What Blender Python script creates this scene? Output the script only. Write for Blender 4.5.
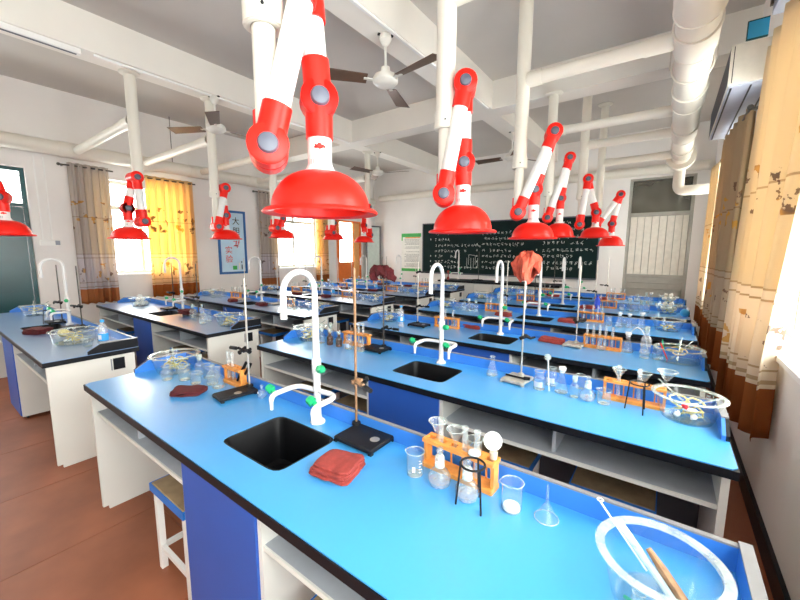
import bpy, math, random
import numpy as np
from mathutils import Vector, Matrix

for o in list(bpy.data.objects):
    bpy.data.objects.remove(o)
scene = bpy.context.scene
COL = scene.collection
R = math.radians
PI = math.pi
rnd = random.Random(7)

# ------------------------------------------------------------------ camera
F_PX, PITCH, ROLL, YAW, CAM_H = 365.25, 0.1311, 0.003, 0.6307, 1.5658
_fw = Vector((-math.sin(YAW)*math.cos(PITCH), math.cos(YAW)*math.cos(PITCH), -math.sin(PITCH)))
_r0 = Vector((math.cos(YAW), math.sin(YAW), 0))
_u0 = _r0.cross(_fw)
_r = _r0*math.cos(ROLL) + _u0*math.sin(ROLL)
_u = _u0*math.cos(ROLL) - _r0*math.sin(ROLL)
CAM = Vector((0, 0, CAM_H))
cd = bpy.data.cameras.new('camera')
cam = bpy.data.objects.new('camera', cd)
COL.objects.link(cam)
cd.sensor_width = 36
cd.lens = 36*F_PX/800
cd.clip_start = 0.02
m = Matrix(((_r.x, _u.x, -_fw.x), (_r.y, _u.y, -_fw.y), (_r.z, _u.z, -_fw.z)))
cam.matrix_world = Matrix.Translation(CAM) @ m.to_4x4()
scene.camera = cam


def ray(px, py):
    return _fw + _r*((px-400)/F_PX) + _u*((300-py)/F_PX)


def T(px, py, z=0.8):
    d = ray(px, py)
    return CAM + d*((z-CAM_H)/d.z)


def TX(px, py, x):
    d = ray(px, py)
    return CAM + d*(x/d.x)


# ------------------------------------------------------------------ world, light, exposure
scene.view_settings.view_transform = 'Standard'
scene.view_settings.look = 'None'
scene.view_settings.gamma = 1
scene.view_settings.use_curve_mapping = False
scene.view_settings.exposure = 1.8
scene.cycles.transparent_max_bounces = 40
scene.cycles.max_bounces = 16
scene.cycles.diffuse_bounces = 8
w = bpy.data.worlds.new('sky')
scene.world = w
w.use_nodes = True
bg = w.node_tree.nodes['Background']
bg.inputs[0].default_value = (1.0, 0.975, 0.94, 1)
bg.inputs[1].default_value = 5.0

RX, LX, FY, BY, CZ = 0.53, -7.25, 8.6, -1.6, 3.85
WIN_R = [(-1.3, 0.75), (1.25, 3.95), (5.0, 7.6)]
WIN_L = [(-1.3, -0.1), (1.87, 3.2), (5.05, 6.4)]
WZ0, WZ1 = 1.0, 2.72
WZL0, WZL1 = 1.16, 2.69


def portal(name, loc, sx, sz, rot):
    l = bpy.data.lights.new(name, 'AREA')
    l.shape = 'RECTANGLE'
    l.size, l.size_y = sx, sz
    l.cycles.is_portal = True
    o = bpy.data.objects.new(name, l)
    o.location = loc
    o.rotation_euler = rot
    COL.objects.link(o)


for a, b in WIN_R:
    portal('window_portal', (RX+0.26, (a+b)/2, (WZ0+WZ1)/2), WZ1-WZ0, b-a, (0, R(90), 0))
for a, b in WIN_L:
    portal('window_portal', (LX-0.26, (a+b)/2, (WZL0+WZL1)/2), WZL1-WZL0, b-a, (0, R(-90), 0))
BWIN = []
for a, b in BWIN:
    portal('window_portal', ((a+b)/2, BY-0.26, 1.85), b-a, 1.9, (R(90), 0, 0))

# ------------------------------------------------------------------ materials
MATS = {}


def mat(name, col, rough=0.5, metal=0.0, var=0.06, scale=12.0, bump=0.0, spec=0.5, coat=0.0, bscale=None, crough=0.03):
    if name in MATS:
        return MATS[name]
    mt = bpy.data.materials.new(name)
    mt.use_nodes = True
    nt = mt.node_tree
    b = nt.nodes['Principled BSDF']
    b.inputs['Roughness'].default_value = rough
    b.inputs['Metallic'].default_value = metal
    b.inputs['Specular IOR Level'].default_value = spec
    b.inputs['Coat Weight'].default_value = coat
    b.inputs['Coat Roughness'].default_value = crough
    tc = nt.nodes.new('ShaderNodeTexCoord')
    ns = nt.nodes.new('ShaderNodeTexNoise')
    ns.inputs['Scale'].default_value = scale
    ns.inputs['Detail'].default_value = 4
    nt.links.new(tc.outputs['Object'], ns.inputs['Vector'])
    rp = nt.nodes.new('ShaderNodeValToRGB')
    rp.color_ramp.elements[0].position = 0.3
    rp.color_ramp.elements[1].position = 0.7
    rp.color_ramp.elements[0].color = [max(0, c*(1-var)) for c in col] + [1]
    rp.color_ramp.elements[1].color = [min(1, c*(1+var)) for c in col] + [1]
    nt.links.new(ns.outputs['Fac'], rp.inputs['Fac'])
    nt.links.new(rp.outputs['Color'], b.inputs['Base Color'])
    if bump:
        bn = nt.nodes.new('ShaderNodeBump')
        bn.inputs['Strength'].default_value = bump
        bn.inputs['Distance'].default_value = 0.01
        n2 = nt.nodes.new('ShaderNodeTexNoise')
        n2.inputs['Scale'].default_value = bscale or scale*6
        n2.inputs['Detail'].default_value = 3
        nt.links.new(tc.outputs['Object'], n2.inputs['Vector'])
        nt.links.new(n2.outputs['Fac'], bn.inputs['Height'])
        nt.links.new(bn.outputs['Normal'], b.inputs['Normal'])
    MATS[name] = mt
    return mt


def glass(name, tint=(0.93, 0.97, 0.97), milky=0.04, ior=1.5, rough=0.02, milk=(1, 1, 1), nscale=30):
    if name in MATS:
        return MATS[name]
    mt = bpy.data.materials.new(name)
    mt.use_nodes = True
    nt = mt.node_tree
    nt.nodes.clear()
    out = nt.nodes.new('ShaderNodeOutputMaterial')
    tr = nt.nodes.new('ShaderNodeBsdfTransparent')
    tr.inputs[0].default_value = (*tint, 1)
    gl = nt.nodes.new('ShaderNodeBsdfGlossy')
    gl.inputs['Roughness'].default_value = rough
    df = nt.nodes.new('ShaderNodeBsdfDiffuse')
    df.inputs[0].default_value = (*milk, 1)
    lw = nt.nodes.new('ShaderNodeLayerWeight')
    lw.inputs[0].default_value = 0.5
    pw = nt.nodes.new('ShaderNodeMath')
    pw.operation = 'POWER'
    pw.inputs[1].default_value = 2.6
    nt.links.new(lw.outputs['Facing'], pw.inputs[0])
    fr = nt.nodes.new('ShaderNodeMath')
    fr.operation = 'MULTIPLY_ADD'
    fr.inputs[1].default_value = 0.7*(ior-1)*2
    fr.inputs[2].default_value = 0.05
    nt.links.new(pw.outputs[0], fr.inputs[0])
    tc = nt.nodes.new('ShaderNodeTexCoord')
    ns = nt.nodes.new('ShaderNodeTexNoise')
    ns.inputs['Scale'].default_value = nscale
    nt.links.new(tc.outputs['Object'], ns.inputs['Vector'])
    mu = nt.nodes.new('ShaderNodeMath')
    mu.operation = 'MULTIPLY'
    mu.inputs[1].default_value = milky*2
    nt.links.new(ns.outputs['Fac'], mu.inputs[0])
    m1 = nt.nodes.new('ShaderNodeMixShader')
    nt.links.new(mu.outputs[0], m1.inputs[0])
    nt.links.new(tr.outputs[0], m1.inputs[1])
    nt.links.new(df.outputs[0], m1.inputs[2])
    m2 = nt.nodes.new('ShaderNodeMixShader')
    nt.links.new(fr.outputs[0], m2.inputs[0])
    nt.links.new(m1.outputs[0], m2.inputs[1])
    nt.links.new(gl.outputs[0], m2.inputs[2])
    nt.links.new(m2.outputs[0], out.inputs[0])
    MATS[name] = mt
    return mt


M = dict(
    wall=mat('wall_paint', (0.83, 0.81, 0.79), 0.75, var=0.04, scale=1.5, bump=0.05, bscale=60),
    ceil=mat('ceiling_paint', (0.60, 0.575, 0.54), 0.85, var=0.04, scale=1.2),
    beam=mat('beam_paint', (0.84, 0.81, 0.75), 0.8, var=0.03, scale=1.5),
    floor=mat('floor_tile', (0.31, 0.10, 0.045), 0.5, var=0.22, scale=3.0, bump=0.03),
    joint=mat('floor_joint', (0.22, 0.075, 0.04), 0.7),
    blue=mat('blue_laminate', (0.06, 0.38, 0.84), 0.3, var=0.03, scale=3, coat=0.9, crough=0.28),
    bluehazed=mat('blue_laminate_hazed', (0.17, 0.30, 0.56), 0.3, var=0.04, scale=3, coat=1.0, crough=0.25),  # blue laminate greyed: window glare and haze put into its colour
    bluedoor=mat('blue_panel', (0.025, 0.11, 0.50), 0.4, var=0.05, scale=3),
    bluelip=mat('blue_upstand', (0.04, 0.22, 0.70), 0.4, var=0.03, scale=3),
    black=mat('black_edge', (0.008, 0.009, 0.013), 0.4, spec=0.25),
    sink=mat('sink_black', (0.004, 0.004, 0.005), 0.5, spec=0.25),
    panel=mat('white_panel', (0.78, 0.78, 0.74), 0.5, var=0.03, scale=2),
    shelf_shaded=mat('shelf_board_shaded', (0.42, 0.45, 0.50), 0.6),  # shade inside the cubbies put into the board colour
    grey=mat('grey_panel', (0.30, 0.32, 0.37), 0.55),
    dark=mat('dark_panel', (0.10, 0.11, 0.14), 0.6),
    edge=mat('lip_edge', (0.24, 0.24, 0.25), 0.4),
    red=mat('red_plastic', (0.90, 0.016, 0.008), 0.35, var=0.03, scale=4, spec=0.3),
    white=mat('white_plastic', (0.88, 0.88, 0.86), 0.35, var=0.02, scale=3),
    pipe=mat('pvc_pipe', (0.76, 0.73, 0.65), 0.4, var=0.03, scale=2),
    cap=mat('joint_cap', (0.10, 0.11, 0.15), 0.4),
    vent=mat('vent_slot', (0.35, 0.35, 0.35), 0.6),
    green=mat('green_knob', (0.01, 0.42, 0.16), 0.3),
    tap=mat('white_enamel', (0.80, 0.80, 0.80), 0.25, var=0.02),
    iron=mat('cast_iron', (0.007, 0.007, 0.009), 0.5, var=0.3, scale=60, bump=0.2, spec=0.3),
    irong=mat('grey_iron', (0.42, 0.40, 0.36), 0.55, var=0.2, scale=40, bump=0.2),
    steel=mat('steel_rod', (0.62, 0.58, 0.52), 0.35, metal=0.8, var=0.12, scale=20),
    rodd=mat('dark_rod', (0.10, 0.09, 0.08), 0.4, metal=0.6, var=0.2, scale=20),
    copper=mat('rusty_clamp', (0.34, 0.19, 0.10), 0.5, metal=0.4, var=0.25, scale=50),
    wood=mat('orange_wood', (0.78, 0.30, 0.06), 0.45, var=0.2, scale=25),
    ragr=mat('red_rag', (0.36, 0.05, 0.04), 0.95, var=0.2, scale=40, bump=0.6, bscale=250),
    ragd=mat('maroon_rag', (0.12, 0.015, 0.018), 0.95, var=0.25, scale=40, bump=0.6, bscale=250),
    rago=mat('orange_rag', (0.60, 0.10, 0.055), 0.95, var=0.2, scale=40, bump=0.6, bscale=250),
    glass=glass('clear_glass', tint=(0.90, 0.95, 0.95), milky=0.07),
    tubeg=glass('tube_glass', tint=(0.92, 0.95, 0.95), milky=0.2),
    tglass=glass('trough_glass', tint=(0.95, 0.985, 0.975), milky=0.015),
    thick=glass('rim_glass', tint=(0.90, 0.96, 0.93), milky=0.30, milk=(0.92, 1, 0.95)),
    amber=glass('amber_glass', tint=(0.55, 0.25, 0.10), milky=0.05),
    pane=glass('window_glass', tint=(0.95, 0.98, 0.98), milky=0.0, ior=1.35),
    smoke=glass('transom_glass', tint=(0.42, 0.42, 0.38), milky=0.4, milk=(0.30, 0.29, 0.24), nscale=1.5),
    print=mat('white_print', (0.9, 0.9, 0.9), 0.6),
    cork=mat('rubber_cork', (0.62, 0.55, 0.42), 0.8),
    powder=mat('white_powder', (0.85, 0.85, 0.85), 0.9),
    paper=mat('filter_paper', (0.9, 0.9, 0.87), 0.8),
    label=mat('bottle_label', (0.55, 0.62, 0.75), 0.6),
    pet=glass('pet_plastic', tint=(0.92, 0.95, 1.0), milky=0.22),
    petcap=mat('blue_cap', (0.05, 0.40, 0.85), 0.4),
    hose=mat('latex_hose', (0.70, 0.58, 0.25), 0.6, var=0.15),
    hosey=mat('yellow_hose', (0.62, 0.50, 0.16), 0.55, var=0.15),
    stuffw=mat('white_plastic_item', (0.85, 0.85, 0.82), 0.5),
    alu=mat('aluminium_frame', (0.62, 0.60, 0.52), 0.4, metal=0.3),
    steelg=mat('shutter_steel', (0.38, 0.37, 0.33), 0.45, metal=0.2),
    shut=mat('shutter_white', (0.72, 0.68, 0.60), 0.5, var=0.06),
    fanw=mat('fan_white', (0.78, 0.76, 0.70), 0.4),
    fanb=mat('fan_blade_brown', (0.13, 0.075, 0.05), 0.4),
    ac=mat('ac_beige', (0.72, 0.68, 0.60), 0.45),
    acg=mat('ac_underside', (0.45, 0.48, 0.58), 0.45),
    bluesign=mat('blue_board', (0.02, 0.32, 0.60), 0.5),
    board=mat('chalkboard', (0.004, 0.018, 0.017), 0.7, spec=0.2, var=0.25, scale=3),
    chalk=mat('chalk', (0.75, 0.78, 0.74), 0.9),
    teal=mat('teal_door', (0.014, 0.075, 0.085), 0.25, var=0.15, scale=2),
    orange=mat('orange_door', (0.85, 0.20, 0.03), 0.5),
    pale=mat('pale_orange', (0.90, 0.45, 0.16), 0.5),
    mint=mat('mint_board', (0.66, 0.78, 0.74), 0.35),
    posterb=mat('poster_frame', (0.02, 0.13, 0.38), 0.4),
    posterc=mat('poster_print', (0.55, 0.76, 0.92), 0.4, var=0.1, scale=2),
    ink=mat('black_ink', (0.02, 0.02, 0.02), 0.6),
    inkr=mat('red_ink', (0.75, 0.04, 0.03), 0.6),
    inkg=mat('green_ink', (0.05, 0.40, 0.08), 0.6),
    inkgrey=mat('grey_ink', (0.35, 0.35, 0.33), 0.6),
    bpaper=mat('poster_paper', (0.80, 0.80, 0.74), 0.6),
    seat=mat('stool_seat', (0.33, 0.24, 0.14), 0.5, var=0.2, scale=15),
    blueband=mat('blue_band', (0.02, 0.20, 0.70), 0.4),
    bluebot=mat('blue_liquid_bottle', (0.02, 0.08, 0.75), 0.3),
)


def curtain_mat(name, base, hem, hem_z, trans, tcol):
    mt = bpy.data.materials.new(name)
    mt.use_nodes = True
    nt = mt.node_tree
    nt.nodes.clear()
    N = nt.nodes.new
    L = nt.links.new
    out = N('ShaderNodeOutputMaterial')
    tc = N('ShaderNodeTexCoord')
    sp = N('ShaderNodeSeparateXYZ')
    L(tc.outputs['Object'], sp.inputs[0])
    mp = N('ShaderNodeMapRange')
    mp.inputs[1].default_value = 0
    mp.inputs[2].default_value = 3.0
    L(sp.outputs['Z'], mp.inputs[0])
    rp = N('ShaderNodeValToRGB')
    cr = rp.color_ramp
    cr.interpolation = 'CONSTANT'
    h = hem_z/3.0
    br = (*hem, 1)
    ba = (*base, 1)
    ln = (base[0]*0.7, base[1]*0.62, base[2]*0.55, 1)
    cream = (min(1, base[0]*1.08), min(1, base[1]*1.12), min(1, base[2]*1.3), 1)
    st = [(0, br), (h, cream), (h+.008, ln), (h+.013, cream), (h+.03, ln), (h+.034, cream), (h+.155, ln), (h+.161, cream),
          (h+.175, ln), (h+.18, ba), (h+.36, ln), (h+.364, ba)]
    cr.elements[0].position, cr.elements[0].color = st[0]
    cr.elements[1].position, cr.elements[1].color = st[1]
    for p, c in st[2:]:
        e = cr.elements.new(p)
        e.color = c
    L(mp.outputs[0], rp.inputs[0])
    # printed motif: blots in a lower band (trees, peaks) and an upper band (blossoms)
    ns = N('ShaderNodeTexNoise')
    ns.inputs['Scale'].default_value = 9
    ns.inputs['Detail'].default_value = 5
    L(tc.outputs['Object'], ns.inputs['Vector'])
    th = N('ShaderNodeMath')
    th.operation = 'GREATER_THAN'
    th.inputs[1].default_value = 0.60
    L(ns.outputs['Fac'], th.inputs[0])
    band = N('ShaderNodeValToRGB')
    b = band.color_ramp
    b.interpolation = 'CONSTANT'
    b.elements[0].position, b.elements[0].color = 0, (0, 0, 0, 1)
    b.elements[1].position, b.elements[1].color = h+.04, (1, 1, 1, 1)
    for p, c in [(h+.13, 0), (h+.30, 1), (h+.44, 0)]:
        e = b.elements.new(p)
        e.color = (c, c, c, 1)
    L(mp.outputs[0], band.inputs[0])
    mu = N('ShaderNodeMath')
    mu.operation = 'MULTIPLY'
    L(th.outputs[0], mu.inputs[0])
    L(band.outputs['Color'], mu.inputs[1])
    ns2 = N('ShaderNodeTexNoise')
    ns2.inputs['Scale'].default_value = 4
    L(tc.outputs['Object'], ns2.inputs['Vector'])
    rp2 = N('ShaderNodeValToRGB')
    rp2.color_ramp.elements[0].position = 0.48
    rp2.color_ramp.elements[0].color = (0.14, 0.07, 0.05, 1)
    rp2.color_ramp.elements[1].position = 0.52
    rp2.color_ramp.elements[1].color = (0.62, 0.32, 0.04, 1)
    L(ns2.outputs['Fac'], rp2.inputs[0])
    mx = N('ShaderNodeMix')
    mx.data_type = 'RGBA'
    mh = N('ShaderNodeMath')
    mh.operation = 'MULTIPLY'
    mh.inputs[1].default_value = 0.8
    L(mu.outputs[0], mh.inputs[0])
    L(mh.outputs[0], mx.inputs[0])
    L(rp.outputs['Color'], mx.inputs[6])
    L(rp2.outputs['Color'], mx.inputs[7])
    df = N('ShaderNodeBsdfDiffuse')
    L(mx.outputs[2], df.inputs[0])
    tl = N('ShaderNodeBsdfTranslucent')
    mt2 = N('ShaderNodeMix')
    mt2.data_type = 'RGBA'
    mt2.blend_type = 'MULTIPLY'
    mt2.inputs[0].default_value = 1
    mt2.inputs[7].default_value = (*tcol, 1)
    L(mx.outputs[2], mt2.inputs[6])
    L(mt2.outputs[2], tl.inputs[0])
    ms = N('ShaderNodeMixShader')
    ms.inputs[0].default_value = trans
    L(df.outputs[0], ms.inputs[1])
    L(tl.outputs[0], ms.inputs[2])
    L(ms.outputs[0], out.inputs[0])
    return mt


M['cur_r'] = curtain_mat('curtain_gold', (0.72, 0.60, 0.41), (0.34, 0.11, 0.035), 0.84, 0.33, (1, 0.98, 0.92))
M['cur_b'] = curtain_mat('curtain_tan', (0.45, 0.33, 0.20), (0.33, 0.10, 0.03), 0.86, 0.25, (1, 0.9, 0.7))
M['cur_l'] = curtain_mat('curtain_yellow', (0.84, 0.66, 0.40), (0.55, 0.19, 0.05), 0.98, 0.55, (1.0, 0.92, 0.62))
M['cur_g'] = curtain_mat('curtain_pale', (0.60, 0.55, 0.52), (0.52, 0.20, 0.08), 0.98, 0.35, (1.0, 0.86, 0.55))


# ------------------------------------------------------------------ mesh helpers
class MB:
    def __init__(s):
        s.v, s.f = [], []

    def box(s, x0, x1, y0, y1, z0, z1):
        n = len(s.v)
        s.v += [(x0, y0, z0), (x1, y0, z0), (x1, y1, z0), (x0, y1, z0), (x0, y0, z1), (x1, y0, z1), (x1, y1, z1), (x0, y1, z1)]
        s.f += [[n+i for i in q] for q in ((3, 2, 1, 0), (4, 5, 6, 7), (0, 1, 5, 4), (1, 2, 6, 5), (2, 3, 7, 6), (3, 0, 4, 7))]
        return s

    def cbox(s, x0, x1, y0, y1, z0, z1, c):
        """box with chamfered vertical edges and chamfered top"""
        def ring(d, z):
            k = c+d
            return [(x0+k, y0+d, z), (x1-k, y0+d, z), (x1-d, y0+k, z), (x1-d, y1-k, z), (x1-k, y1-d, z), (x0+k, y1-d, z), (x0+d, y1-k, z), (x0+d, y0+k, z)]
        s.loft([ring(0, z0), ring(0, z1-c), ring(c, z1)])
        return s

    def loft(s, rings, caps=True, closed=True):
        n0 = len(s.v)
        k = len(rings[0])
        for r in rings:
            s.v += [tuple(p) for p in r]
        for i in range(len(rings)-1):
            a, b = n0+i*k, n0+(i+1)*k
            for j in range(k if closed else k-1):
                j2 = (j+1) % k
                s.f.append([a+j, a+j2, b+j2, b+j])
        if caps and closed:
            s.f.append([n0+j for j in range(k)][::-1])
            s.f.append([n0+(len(rings)-1)*k+j for j in range(k)])
        return s

    def tube(s, pts, r, n=8, caps=True):
        pts = [Vector(p) for p in pts]
        rs = r if isinstance(r, (list, tuple)) else [r]*len(pts)
        rings = []
        t0 = (pts[1]-pts[0]).normalized()
        up = Vector((0, 0, 1)) if abs(t0.z) < 0.9 else Vector((1, 0, 0))
        nrm = t0.cross(up).normalized()
        for i, p in enumerate(pts):
            if i == 0:
                t = t0
            elif i == len(pts)-1:
                t = (pts[i]-pts[i-1]).normalized()
            else:
                t = ((pts[i+1]-p).normalized()+(p-pts[i-1]).normalized()).normalized()
            nrm = (nrm-t*nrm.dot(t)).normalized()
            bi = t.cross(nrm)
            rings.append([p+(nrm*math.cos(2*PI*j/n)+bi*math.sin(2*PI*j/n))*rs[i] for j in range(n)])
        return s.loft(rings, caps)

    def cyl(s, p0, p1, r0, r1=None, n=16):
        return s.tube([p0, p1], [r0, r0 if r1 is None else r1], n)

    def lathe(s, prof, n=24, c=(0, 0, 0)):
        rings = [[(c[0]+max(r, 1e-5)*math.cos(2*PI*j/n), c[1]+max(r, 1e-5)*math.sin(2*PI*j/n), c[2]+z) for j in range(n)] for r, z in prof]
        return s.loft(rings, True)

    def olathe(s, prof, n=24):
        k = len(s.f)
        s.lathe(prof, n)
        s.f = [f for f in s.f if len(f) == 4]
        return s

    def ball(s, c, r, n=12, sc=(1, 1, 1)):
        k = len(s.v)
        h = max(5, n//2+1)
        s.lathe([(r*math.sin(PI*i/(h-1)), -r*math.cos(PI*i/(h-1))) for i in range(h)], n)
        for i in range(k, len(s.v)):
            x, y, z = s.v[i]
            s.v[i] = (c[0]+x*sc[0], c[1]+y*sc[1], c[2]+z*sc[2])
        return s

    def grid(s, fn, nu, nv):
        n0 = len(s.v)
        for i in range(nu+1):
            for j in range(nv+1):
                s.v.append(tuple(fn(i/nu, j/nv)))
        for i in range(nu):
            for j in range(nv):
                a = n0+i*(nv+1)+j
                s.f.append([a, a+nv+1, a+nv+2, a+1])
        return s

    def xf(s, mtx, start=0):
        for i in range(start, len(s.v)):
            s.v[i] = tuple(mtx @ Vector(s.v[i]))
        return s

    def mesh(s, name, mt, smooth=True, ang=35):
        me = bpy.data.meshes.new(name)
        me.from_pydata(s.v, [], s.f)
        me.validate()
        me.materials.append(mt)
        if smooth:
            me.polygons.foreach_set('use_smooth', [True]*len(me.polygons))
            me.set_sharp_from_angle(angle=R(ang))
        me.update()
        return me


def link(name, data, parent=None, loc=(0, 0, 0), rot=(0, 0, 0)):
    o = bpy.data.objects.new(name, data)
    COL.objects.link(o)
    o.parent = parent
    o.location = loc
    o.rotation_euler = rot
    return o


def tag(o, label, cat, group=None):
    o['label'] = label
    o['category'] = cat
    if group:
        o['group'] = group
    return o


def struct(name, mb, mt, smooth=False, loc=(0, 0, 0)):
    o = link(name, mb.mesh(name, mt, smooth), None, loc)
    o['kind'] = 'structure'
    return o


def child(name, mb, mt, parent, smooth=True, label=None, loc=(0, 0, 0), rot=(0, 0, 0)):
    o = link(name, mb.mesh(name, mt, smooth) if isinstance(mb, MB) else mb, parent, loc, rot)
    if label:
        o['label'] = label
    return o


def single(name, mb, mt, label, cat, group=None, loc=(0, 0, 0), rot=(0, 0, 0), smooth=True):
    o = link(name, mb.mesh(name, mt, smooth) if isinstance(mb, MB) else mb, None, loc, rot)
    return tag(o, label, cat, group)


def empty(name, label, cat, loc=(0, 0, 0), rotz=0.0, group=None):
    o = link(name, None, None, loc, (0, 0, rotz))
    o.empty_display_size = 0.1
    return tag(o, label, cat, group)


class Kit:
    """meshes of one kind of thing, made once; put() links a fresh thing that shares them"""
    def __init__(s, name, cat):
        s.name, s.cat, s.parts = name, cat, []

    def add(s, name, mb, mt, up=None, label=None, smooth=True, loc=(0, 0, 0), rot=(0, 0, 0)):
        s.parts.append((name, mb.mesh(name, mt, smooth) if isinstance(mb, MB) else mb, up, label, loc, rot))
        return len(s.parts)-1

    def put(s, loc, label, rotz=0.0, group=None, sc=None, swap=None, skip=()):
        t = empty(s.name, label, s.cat, loc, rotz, group)
        if sc:
            t.scale = (sc, sc, sc) if not isinstance(sc, tuple) else sc
        obs = []
        for i, (nm, me, up, lb, l, r) in enumerate(s.parts):
            if i in skip:
                obs.append(None)
                continue
            o = link(nm, me, obs[up] if up is not None else t, l, r)
            if lb:
                o['label'] = lb
            if swap and nm in swap:
                o.material_slots[0].link = 'OBJECT'
                o.material_slots[0].material = swap[nm]
            obs.append(o)
        return t


ORD = ['sixth', 'fifth', 'fourth', 'third', 'second', 'front']


def where(side, k):
    s = 'air-conditioner side' if side == 'R' else 'poster side'
    if k == 5:
        return 'row nearest the chalkboard, ' + s
    return ORD[k] + ' row from chalkboard, ' + s


# ------------------------------------------------------------------ room shell
fl = struct('floor', MB().box(LX-.24, RX+.24, BY-.24, FY+.24, -0.12, -0.006), M['joint'])
TS = 0.8
tile = MB().box(0.002, TS-0.002, 0.002, TS-0.002, -0.0065, 0).mesh('tile', M['floor'], False)
nx, ny = math.ceil((RX-LX)/TS), math.ceil((FY-BY)/TS)
for i in range(nx):
    for j in range(ny):
        x0, y0 = LX+i*TS, BY+j*TS
        if x0+TS <= RX+0.01 and y0+TS <= FY+0.01:
            child('tile', tile, None, fl, loc=(x0, y0, 0))
        else:
            child('tile', MB().box(0.002, min(TS, RX-x0)-0.002, 0.002, min(TS, FY-y0)-0.002, -0.0065, 0), M['floor'], fl, False, loc=(x0, y0, 0))
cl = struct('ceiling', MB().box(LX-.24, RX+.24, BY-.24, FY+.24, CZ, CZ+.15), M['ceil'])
BZ = 3.49
for x0, x1 in ((-4.97, -4.70), (-2.37, -2.10)):
    for y0, y1 in ((BY, 4.98), (5.28, FY)):
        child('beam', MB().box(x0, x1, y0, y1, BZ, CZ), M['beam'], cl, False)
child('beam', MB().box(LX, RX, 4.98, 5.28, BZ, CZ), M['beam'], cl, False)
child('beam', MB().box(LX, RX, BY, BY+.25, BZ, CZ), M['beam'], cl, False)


def wall_with_holes(name, axis, c0, c1, a0, a1, holes):
    """axis 'y': wall runs along y between x=c0..c1; holes = (a,b,z0,z1)"""
    mb = MB()

    def bx(a, b, z0, z1):
        if b-a < 1e-4 or z1-z0 < 1e-4:
            return
        if axis == 'y':
            mb.box(c0, c1, a, b, z0, z1)
        else:
            mb.box(a, b, c0, c1, z0, z1)
    cur = a0
    for a, b, z0, z1 in sorted(holes):
        bx(cur, a, 0, CZ)
        bx(a, b, 0, z0)
        bx(a, b, z1, CZ)
        cur = b
    bx(cur, a1, 0, CZ)
    return struct(name, mb, M['wall'])


wr = wall_with_holes('wall_right', 'y', RX, RX+.24, BY, FY+.24, [(a, b, WZ0, WZ1) for a, b in WIN_R])
TD = (0.1, 1.16, 0.0, 2.70)
OD = (7.02, 8.02, 0.0, 2.42)
wl = wall_with_holes('wall_left', 'y', LX-.24, LX, BY, FY+.24, [(a, b, WZL0, WZL1) for a, b in WIN_L] + [TD, OD])
FD = (-0.72, 0.30, 0.0, 2.98)
wf = wall_with_holes('wall_front', 'x', FY, FY+.24, LX, RX, [FD])
wb = wall_with_holes('wall_back', 'x', BY-.24, BY, LX, RX, [(a, b, 0.9, 2.8) for a, b in BWIN])
struct('baseboard_right', MB().box(RX-.02, RX, BY, FY, 0, .12), M['black'])
struct('baseboard_left', MB().box(LX, LX+.012, 1.2, 7.0, 0, .10), M['grey'])


def window(n, axis, c, a, b, z0, z1, cols, inward):
    """aluminium window: frame, mullions, panes, sill; c = plane position, inward = direction into the room"""
    def bx(mb, a0, a1, zz0, zz1, d0, d1):
        lo, hi = min(c+d0, c+d1), max(c+d0, c+d1)
        if axis == 'y':
            mb.box(lo, hi, a0, a1, zz0, zz1)
        else:
            mb.box(a0, a1, lo, hi, zz0, zz1)
    mb = MB()
    t = 0.05
    bx(mb, a, a+t, z0, z1, -.03, .03)
    bx(mb, b-t, b, z0, z1, -.03, .03)
    bx(mb, a+t, b-t, z0, z0+t, -.03, .03)
    bx(mb, a+t, b-t, z1-t, z1, -.03, .03)
    root = struct('window_%d' % n, mb, M['alu'])
    zt = z0+(z1-z0)*0.72
    mm = MB()
    bx(mm, a+t, b-t, zt-.03, zt+.03, -.025, .025)
    child('transom_bar', mm, M['alu'], root, False)
    wcol = (b-a-2*t)/cols
    for i in range(cols):
        p0, p1 = a+t+i*wcol, a+t+(i+1)*wcol
        if i:
            mm = MB()
            bx(mm, p0-.025, p0+.025, z0+t, zt-.03, -.024, .024)
            bx(mm, p0-.025, p0+.025, zt+.03, z1-t, -.024, .024)
            child('mullion', mm, M['alu'], root, False)
        for q0, q1 in ((z0+t, zt-.03), (zt+.03, z1-t)):
            mm = MB()
            bx(mm, p0+(.026 if i else 0), p1-.026, q0, q1, -.003, .003)
            child('pane', mm, M['pane'], root, False)
    sl = MB()
    bx(sl, a, b, z0-.03, z0, 0.034*inward, 0.19*inward)
    child('sill', sl, M['white'], root, False)
    return root


wn = 0
for a, b in WIN_R:
    wn += 1
    window(wn, 'y', RX+.16, a+.002, b-.002, WZ0+.031, WZ1, 4, -1)
for a, b in WIN_L:
    wn += 1
    window(wn, 'y', LX-.16, a+.002, b-.002, WZL0+.031, WZL1, 2, 1)
for a, b in BWIN:
    wn += 1
    window(wn, 'x', BY-.16, a+.002, b-.002, 0.931, 2.8, 3, 1)

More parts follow.
